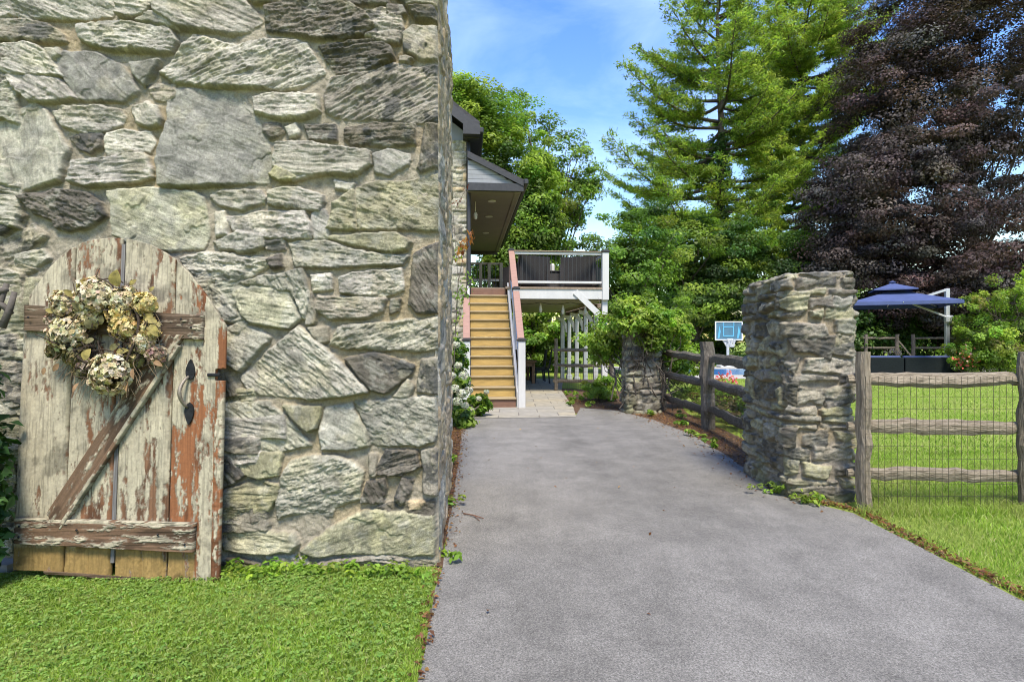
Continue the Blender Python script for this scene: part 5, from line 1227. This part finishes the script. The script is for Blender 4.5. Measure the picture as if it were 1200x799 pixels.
# far wood
r = np.random.default_rng(61); cen = []; rad = []
for x in range(-700, 2500, 13):
    d = r.uniform(58, 74); top = 300+25*math.sin(x*.013)+r.uniform(-14, 26)
    if 690 < x < 700: top += 20
    ztop = CH-(top-399.5)*d/F; X = (x-600)*d/F
    for k in range(17): cen.append((X+r.normal()*1.0, d+r.normal()*1.5, r.uniform(.05, 1)*ztop)); rad.append(r.uniform(.8, 1.7))
V, I, Cl = clump_leaves(np.array(cen), np.array(rad), 34, .52, DEEP+GREEN, r, .5, .8)
tag(obj('far_wood', (V, (I, 4)), lf, None, col=Cl), 'dark green wood closing off the lawn in the distance', 'woodland', kind='stuff')
# shaded undergrowth below the beech and behind the pool lawn
def shrub(name, label, x, y, h, rx, ry, ncl, crad, per, size, pal, cat='shrub', seed=1, mat=None, extra=(), group=None, stems=9, z0=0.0, flat=.6, up=.8):
    r = np.random.default_rng(seed); t = thing(name, label, cat, (x, y, z0), group=group)
    cen = ell_points(ncl, (x, y, z0+h*.5), (rx, ry, h*.5), r, .45)
    for (ex_, ey_, ez_, er, en) in extra: cen = np.concatenate([cen, ell_points(en, (ex_, ey_, ez_), (er, er, er), r, .4)])
    cen = cen[cen[:, 2] > z0+.04]
    out = cen-np.array((x, y, z0+h*.35)); out /= np.linalg.norm(out, axis=1)[:, None]+1e-9
    V, I, Cl = clump_leaves(cen, r.uniform(*crad, len(cen)), per, size, pal, r, flat, up, out=out)
    V[:, 2] = np.maximum(V[:, 2], z0+.012)
    tb = MB()
    for c in cen[r.permutation(len(cen))[:stems]]: tb.tube(limb_path((x+r.normal()*.06*rx, y+r.normal()*.06*ry, z0-.02), c, .05, .05*h, 5, r), np.linspace(.02+.008*h, .005, 5), 5)
    obj('stems', tb, bark, t); obj('foliage', (V, (I, 4)), mat or lf, t, col=Cl); return t
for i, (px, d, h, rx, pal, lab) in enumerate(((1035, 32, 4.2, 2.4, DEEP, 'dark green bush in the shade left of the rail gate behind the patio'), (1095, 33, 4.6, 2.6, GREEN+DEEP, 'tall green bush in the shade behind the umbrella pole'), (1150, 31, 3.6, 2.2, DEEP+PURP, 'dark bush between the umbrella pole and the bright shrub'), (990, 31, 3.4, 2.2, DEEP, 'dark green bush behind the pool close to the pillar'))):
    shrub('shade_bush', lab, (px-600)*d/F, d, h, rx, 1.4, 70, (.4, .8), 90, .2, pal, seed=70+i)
# vines on the far pillar
vt = thing('climbing_vine', 'bright green vine tangle draped over the far stone pillar and the fence beside it', 'vine', (2.6, 11.3, 0))
r = np.random.default_rng(81)
def vblob(n, x, y, d, rx, rz, ry=.5): return ell_points(n, PX(x, y, d), (rx*d/F, ry, rz*d/F), r, .35)
cen = np.concatenate([vblob(60, 752, 378, 11.0, 45, 24), vblob(26, 738, 372, 10.75, 26, 15, .12), vblob(26, 768, 385, 10.75, 18, 24, .12), vblob(44, 712, 395, 12.0, 20, 28), vblob(40, 790, 405, 11.6, 26, 38), vblob(34, 778, 380, 11.5, 30, 24), vblob(10, 704, 408, 12.3, 16, 16), vblob(24, 800, 440, 11.9, 20, 30), vblob(12, 745, 355, 11.2, 26, 8), vblob(10, 692, 400, 13, 16, 16)])
V, I, Cl = clump_leaves(cen, r.uniform(.10, .24, len(cen)), 85, .075, BRIGHT+[(.28, .36, .06)], r, .7, .8, .6)
obj('foliage', (V, (I, 4)), lf, vt, col=Cl)
mb = MB()
for c in cen[::3]: mb.tube(limb_path((r.normal(2.62, .25), r.normal(11.1, .1), r.uniform(0, .6)), c, .05, .08, 6, r), np.linspace(.014, .004, 6), 4)
for k in range(26):
    c = cen[r.integers(len(cen))]; mb.tube([c, c+r.normal(size=3)*.12+np.array([0, 0, .08]), c+r.normal(size=3)*.2+np.array([0, 0, .12])], [.004, .003, .002], 4)
obj('stems', mb, bark, vt)
# low bushes, hydrangea, bed plants
shrub('round_bush', 'low bright green mounded bush at the corner of the mulch bed by the path', PX(705, 470, 13)[0], 13.2, .56, .50, .42, 70, (.08, .16), 110, .05, BRIGHT, seed=91)
hy = shrub('hydrangea_bush', 'hydrangea bush with white flower heads between the stone wall and the staircase', -.99, 9.6, 1.5, .15, .7, 90, (.10, .2), 60, .10, GREEN+DEEP+BRIGHT, seed=92, extra=((-.64, 10.6, .22, .18, 24), (-.86, 9.2, .2, .18, 16)))
r = np.random.default_rng(93); m_hyd = MLEAF('white_petal', .25, .7, .15)
for x, y, d, s in ((534, 404, 8.75, .075), (537, 428, 8.75, .07), (543, 440, 8.8, .095), (533, 455, 8.7, .08), (541, 461, 8.75, .095), (549, 457, 8.9, .08), (536, 470, 8.7, .09), (545, 475, 8.9, .07), (570, 459, 10.05, .055), (561, 467, 10.0, .06), (530, 440, 8.7, .07), (552, 480, 9.6, .06)):
    n = 130; dd = r.normal(size=(n, 3)); dd /= np.linalg.norm(dd, axis=1)[:, None]
    V, I, Cl = leaf_cards(np.array(PX(x, y, d))+dd*s*.85*np.array([1, 1, .8]), dd+r.normal(scale=.3, size=(n, 3)), np.full(n, .032), np.clip(pick([(.46, .46, .37), (.42, .44, .30), (.50, .49, .42)], n, r, .06), .1, .8), .9, r)
    obj('flower_head', (V, (I, 4)), m_hyd, hy, col=Cl)
shrub('dark_leafy_plant', 'dark green broad leaved plant beside the gate at the left edge', -3.04, 3.12, 1.42, .22, .16, 120, (.07, .14), 22, .085, [(.04, .10, .028), (.06, .135, .035), (.03, .075, .03)], 'plant', seed=94, stems=14)
cb = MB()
for a, b in (((-14, 385), (8, 332)), ((2, 384), (17, 342)), ((-12, 352), (14, 368)), ((-8, 345), (10, 339))):
    p = P(*a, 3.27); q = P(*b, 3.30); cb.tube([p, (p+q)/2+np.array([.01, 0, .01]), q], [.02, .018, .014], 7)
tag(obj('cut_branches', cb, M('grey_branch', (.10, .085, .07), .9, .4, 14, bump=.7), None, smooth=True), 'crossed dark dead branches poking out beside the top left shoulder of the gate', 'branches')
# vine with rust coloured leaves on the house corner
hv = thing('rusty_vine', 'trailing vine with rusty orange dried leaves hanging beside the house corner', 'vine', (-.75, 8.9, 0)); r = np.random.default_rng(95)
tb = MB(); pth = [P(530, 480, 9.0), P(533, 400, 9.0), P(537, 330, 9.1), P(545, 290, 9.2), P(553, 271, 9.2)]; tb.tube(pth, [.012, .01, .008, .006, .004], 5)
tb.tube([P(537, 330, 9.1), P(531, 250, 9.1), P(538, 236, 9.1), P(545, 224, 9.1)], .004, 5); tb.tube([P(533, 380, 9.0), P(545, 345, 9.0), P(555, 325, 9.1)], .005, 5); obj('stems', tb, bark, hv)
def hang(n, pts, sp, size, pal, dn):
    pts = np.array([P(*p) for p in pts]); c = pts[r.integers(0, len(pts), n)]+r.normal(scale=sp, size=(n, 3))
    return leaf_cards(c, r.normal(size=(n, 3))+np.array([0, -1.2, 0]), np.full(n, size), np.clip(pick(pal, n, r, .15), .01, .5), .42, r, .3, .2, align=np.array([0, 0, dn])+0*c)
RU = [(.36, .14, .03), (.28, .10, .03), (.42, .20, .05)]
V, I, Cl = hang(34, [(552, 275, 9.2), (549, 280, 9.2), (545, 288, 9.2), (541, 300, 9.1), (539, 296, 9.1), (540, 305, 9.1)], .045, .11, RU, -1); obj('dried_leaves', (V, (I, 4)), lf, hv, col=Cl)
V, I, Cl = hang(10, [(546, 222, 9.1), (540, 232, 9.1), (533, 238, 9.1)], .03, .06, [(.22, .06, .03)], -1); obj('red_leaves', (V, (I, 4)), lf, hv, col=Cl)
V, I, Cl = hang(80, [(535, 298, 9.1), (540, 335, 9.1), (550, 328, 9.1), (538, 345, 9), (533, 372, 9), (531, 300, 9.1), (545, 345, 9), (534, 390, 9)], .06, .075, BRIGHT, -.3); obj('green_leaves', (V, (I, 4)), lf, hv, col=Cl)
# flower bed behind the left fence, and the flowers by the patio
shrub('bed_plants', 'low green and brown bed plants behind the dark rail fence', 3.85, 9.6, .62, .55, 2.4, 110, (.10, .2), 60, .07, GREEN+[(.12, .10, .04), (.16, .13, .05)], 'plants', seed=96)
def flowers(label, pts, h, cols, seed, size, pal=GREEN):
    x, y = np.mean(pts, 0)[:2]; t = shrub('flower_clump', label, x, y, h, .45*size*8, .4, 22, (.1, .2), 50, .08*size*8, pal, 'flowers', seed=seed)
    r = np.random.default_rng(seed); n = 26*len(pts)
    c = np.repeat(np.array(pts), 26, 0)+r.normal(scale=size, size=(n, 3))
    V, I, Cl = leaf_cards(c, r.normal(size=(n, 3))+np.array([0, -1, .8]), np.full(n, size), np.clip(pick(cols, n, r, .12), .02, .8), .8, r); obj('blossoms', (V, (I, 4)), m_hyd, t, col=Cl)
flowers('red and pink flowers behind the dark rail fence in front of the pool', [P(845, 443, 11.5), P(853, 440, 11.5), P(848, 450, 11.5), P(860, 446, 11.5), P(842, 449, 11.3)], .65, [(.5, .05, .07), (.6, .2, .25), (.55, .09, .05)], 97, .05)
flowers('coral pink flowers at the foot of the bright shrub by the patio', [P(1131, 413, 23), P(1136, 418, 23), P(1126, 424, 22.8), P(1138, 422, 23)], .95, [(.6, .16, .10), (.62, .36, .30), (.5, .10, .08)], 98, .12)
flowers('pale peach flowers behind the dark rattan sofa near the pillar', [P(1042, 414, 24.9), P(1048, 411, 24.9), P(1053, 414, 24.9)], .95, [(.55, .36, .25), (.6, .45, .35)], 99, .10)

# ------------------------------------------------------------------ grass, clover and fallen leaves
def inside(px, py, poly):
    p = np.array(poly); r_ = np.zeros(len(px), bool); j = len(p)-1
    for i in range(len(p)):
        c = ((p[i, 1] > py) != (p[j, 1] > py)) & (px < (p[j, 0]-p[i, 0])*(py-p[i, 1])/(p[j, 1]-p[i, 1]+1e-12)+p[i, 0]); r_ ^= c; j = i
    return r_
DRV = DL+DR
def blades(n, x0, x1, y0, y1, h, w, seed, poly=None, avoid=(), dens=None, ytaper=0):
    r = np.random.default_rng(seed)
    x = r.uniform(x0, x1, n); y = y0+(y1-y0)*r.uniform(0, 1, n)**(1+ytaper)
    k = np.ones(n, bool)
    if poly is not None: k &= inside(x, y, poly)
    for a in avoid: k &= ~inside(x, y, a)
    k &= r.random(n) < (.35+.9*fbm(x*2.2, y*2.2, seed, 3))
    x, y = x[k], y[k]; n = len(x)
    hh = h*r.uniform(.45, 1.25, n)*(.7+.6*fbm(x*1.3, y*1.3, seed+1, 3)); a = r.uniform(0, 6.283, n); ln = r.uniform(.2, 1.0, n)*hh
    dx, dy = np.cos(a), np.sin(a); b = r.uniform(0, 6.283, n); wx_, wy_ = np.cos(b)*w/2, np.sin(b)*w/2
    z0 = np.full(n, -.002)
    V = np.stack([np.stack([x-wx_, y-wy_, z0], -1), np.stack([x+wx_, y+wy_, z0], -1), np.stack([x+dx*ln*.45+wx_*.8, y+dy*ln*.45+wy_*.8, hh*.62], -1), np.stack([x+dx*ln*.45-wx_*.8, y+dy*ln*.45-wy_*.8, hh*.62], -1), np.stack([x+dx*ln+wx_*.15, y+dy*ln+wy_*.15, hh*.88], -1), np.stack([x+dx*ln-wx_*.15, y+dy*ln-wy_*.15, hh*.86], -1)], 1).reshape(-1, 3)
    i = np.arange(n)[:, None]*6; I = np.concatenate([i+np.array([[0, 1, 2, 3]]), i+np.array([[3, 2, 4, 5]])], 1).ravel()
    pal = np.array([(.23, .34, .045), (.29, .385, .06), (.18, .29, .035), (.34, .40, .11), (.42, .39, .18)]); pi_ = r.choice(5, n, p=[.3, .3, .2, .15, .05])
    c = pal[pi_]*(1+.15*r.normal(size=(n, 1)))*(.75+.5*fbm(x*3, y*3, seed+2, 3))[:, None]
    dry = (sstep(.54, .70, fbm(x*1.7, y*1.7, seed+3, 4))*.55*r.uniform(.3, 1, n))[:, None]; c = c*(1-dry)+np.array((.36, .34, .13))*dry
    return V, I, np.clip(np.repeat(c, 6, 0), .01, .6)
m_grass = MLEAF('grass_blade', .5, .55, .2)
LP = [(-4.2, 1.2), (-.36, 1.2), G(489, 799), G(499, 745), G(509, 695), G(515, 668), (-.47, 3.50), (-4.2, 3.50)]
SLAB = [G(-70, 674), G(8, 676), G(34, 669), G(42, 652), G(22, 640), G(-70, 636)]
gA = blades(165000, -4.2, -.34, 1.25, 3.5, .030, .0042, 201, LP, avoid=(SLAB,))
r = np.random.default_rng(202); n = 14000
x = r.uniform(-3.4, -.45, n); y = r.uniform(2.2, 3.4, n); k = inside(x, y, LP) & ~inside(x, y, SLAB) & (r.random(n) < np.clip(.45+.9*sstep(.45, .62, fbm(x*2.5, y*2.5, 9, 3))*sstep(2.2, 3.2, y), 0, 1)); x, y = x[k], y[k]; n = len(x)
z = r.uniform(.012, .034, n); parts = []
ca = pick([(.22, .33, .07), (.27, .37, .09), (.18, .28, .06)], n, r, .12)
for q in range(3):
    a = q*2.094+r.uniform(0, 1, n); dr = np.stack([np.cos(a), np.sin(a), 0*a], -1); c0 = np.stack([x, y, z], -1)
    parts.append(leaf_cards(c0+dr*.008, np.array([0, 0, 1.])+r.normal(scale=.25, size=(n, 3)), np.full(n, .0135), np.clip(ca, .02, .5), .95, r, .25, .15, align=dr))
gV, gI, gC = join([gA]+parts)
tag(obj('lawn_grass', (gV, (gI, 4)), m_grass, None, col=gC), 'short green grass and clover in front of the gate and stone wall', 'grass', kind='stuff')
RP = [(2.95, 1.5), G(1200, 704), G(1090, 646), G(1000, 600), (3.0, 4.6), (3.1, 6.2), (3.5, 9), (4.4, 11), (5.2, 20), (14, 22.5), (30, 22.5), (30, 1.5)]
gB = blades(185000, 2.3, 7.5, 1.6, 7.2, .038, .0055, 203, RP, ytaper=.4); gC_ = blades(120000, 2.6, 22, 7.0, 22.4, .042, .011, 204, RP, ytaper=.6)
gD = blades(9000, 2.75, 5.0, 4.5, 5.0, .10, .005, 206, RP)
gV, gI, gC = join([gB, gC_, gD]); tag(obj('lawn_grass', (gV, (gI, 4)), m_grass, None, col=gC), 'mown green lawn grass around the rail fence and beyond', 'grass', kind='stuff')
# fallen leaves along the driveway edges
r = np.random.default_rng(207); pts = []
def along(poly, n, sp, off=0):
    p = np.array(poly); seg = np.linalg.norm(np.diff(p, axis=0), axis=1); cum = np.concatenate([[0], np.cumsum(seg)]); s = r.uniform(0, cum[-1], n)
    return np.stack([np.interp(s, cum, p[:, 0]), np.interp(s, cum, p[:, 1])], -1)+r.normal(scale=sp, size=(n, 2))+np.array([off, 0])
pts = np.concatenate([along([G(545, 492), G(538, 530), G(534, 565), G(527, 605), G(521, 640)], 2600, .07, -.09), along([G(1200, 702), G(1090, 645), G(1000, 599), G(935, 584)], 700, .03, .03), along([G(925, 584), G(872, 547), G(850, 530), G(808, 506), G(765, 491), G(722, 480), G(660, 470)], 3400, .20, .22), along([G(492, 795), G(500, 745), G(510, 695), G(516, 668)], 110, .02, -.01), along([(3.2, 9), (3.2, 13), (2.4, 14.5)], 1500, .5), along([(.2, 2.2), (1.0, 6), (.2, 10)], 26, .8)])
n = len(pts); c0 = np.stack([pts[:, 0], pts[:, 1], .010+r.uniform(0, .02, n)], -1)
V, I, Cl = leaf_cards(c0, np.array([0, 0, 1.])+r.normal(scale=.35, size=(n, 3)), np.full(n, .032), np.clip(pick([(.24, .11, .045), (.17, .075, .035), (.30, .17, .07), (.12, .06, .035)], n, r, .2), .01, .5), .5, r)
tag(obj('fallen_leaves', (V, (I, 4)), lf, None, col=Cl), 'brown fallen leaves scattered along both edges of the driveway', 'fallen leaves', kind='stuff')
# weeds along the edges
def weeds(label, pts, seed, size=.05, hh=.10, pal=BRIGHT):
    r = np.random.default_rng(seed); c = []
    for p in pts: c.append(np.array([p[0], p[1], 0])+np.abs(r.normal(scale=(.06, .06, hh*.5), size=(5, 3)))*r.choice([-1, 1], (5, 3))*np.array([1, 1, 0])+np.array([0, 0, 1])*r.uniform(.02, hh, (5, 1)))
    c = np.concatenate(c); V, I, Cl = clump_leaves(c, np.full(len(c), .045), 16, size, pal, r, .6, 1)
    V[:, 2] = np.maximum(V[:, 2], .009)
    tag(obj('weeds', (V, (I, 4)), lf, None, col=Cl), label, 'weeds', kind='stuff')
weeds('small bright weeds sprouting at the foot of the near stone pillar', [G(905, 578), G(922, 582), G(938, 588), G(950, 590), G(915, 577)], 301, .04)
weeds('small weeds in the leaf strip at the foot of the stone wall along the driveway', [G(529, 592), G(531, 545), G(537, 503), G(533, 500), G(545, 495), G(514, 657), G(535, 495)], 302, .045)
weeds('patchy ground cover beside the path near the round bush', [G(665, 463), G(672, 470), G(668, 476), G(690, 478), G(760, 488), G(800, 500), G(815, 512), G(840, 525), G(795, 490), G(680, 470), G(676, 463)], 303, .06, .14)
weeds('broad leaved weeds along the foot of the stone wall behind the gate', [(-1.65+.09*k, 3.40+.03*math.sin(k*2), 0) for k in range(13)], 304, .035, .06)
tw = MB(); tw.tube([(*G(543, 603), .014), (*G(556, 607), .022), (*G(567, 609), .012)], [.004, .006, .003], 6); tw.tube([(*G(556, 607), .02), (*G(562, 612), .014)], .003, 5)
tag(obj('twig', tw, M('brown_twig', (.16, .08, .05), .9, .3, 30)), 'short brown twig lying on the asphalt near the wall corner', 'twig')
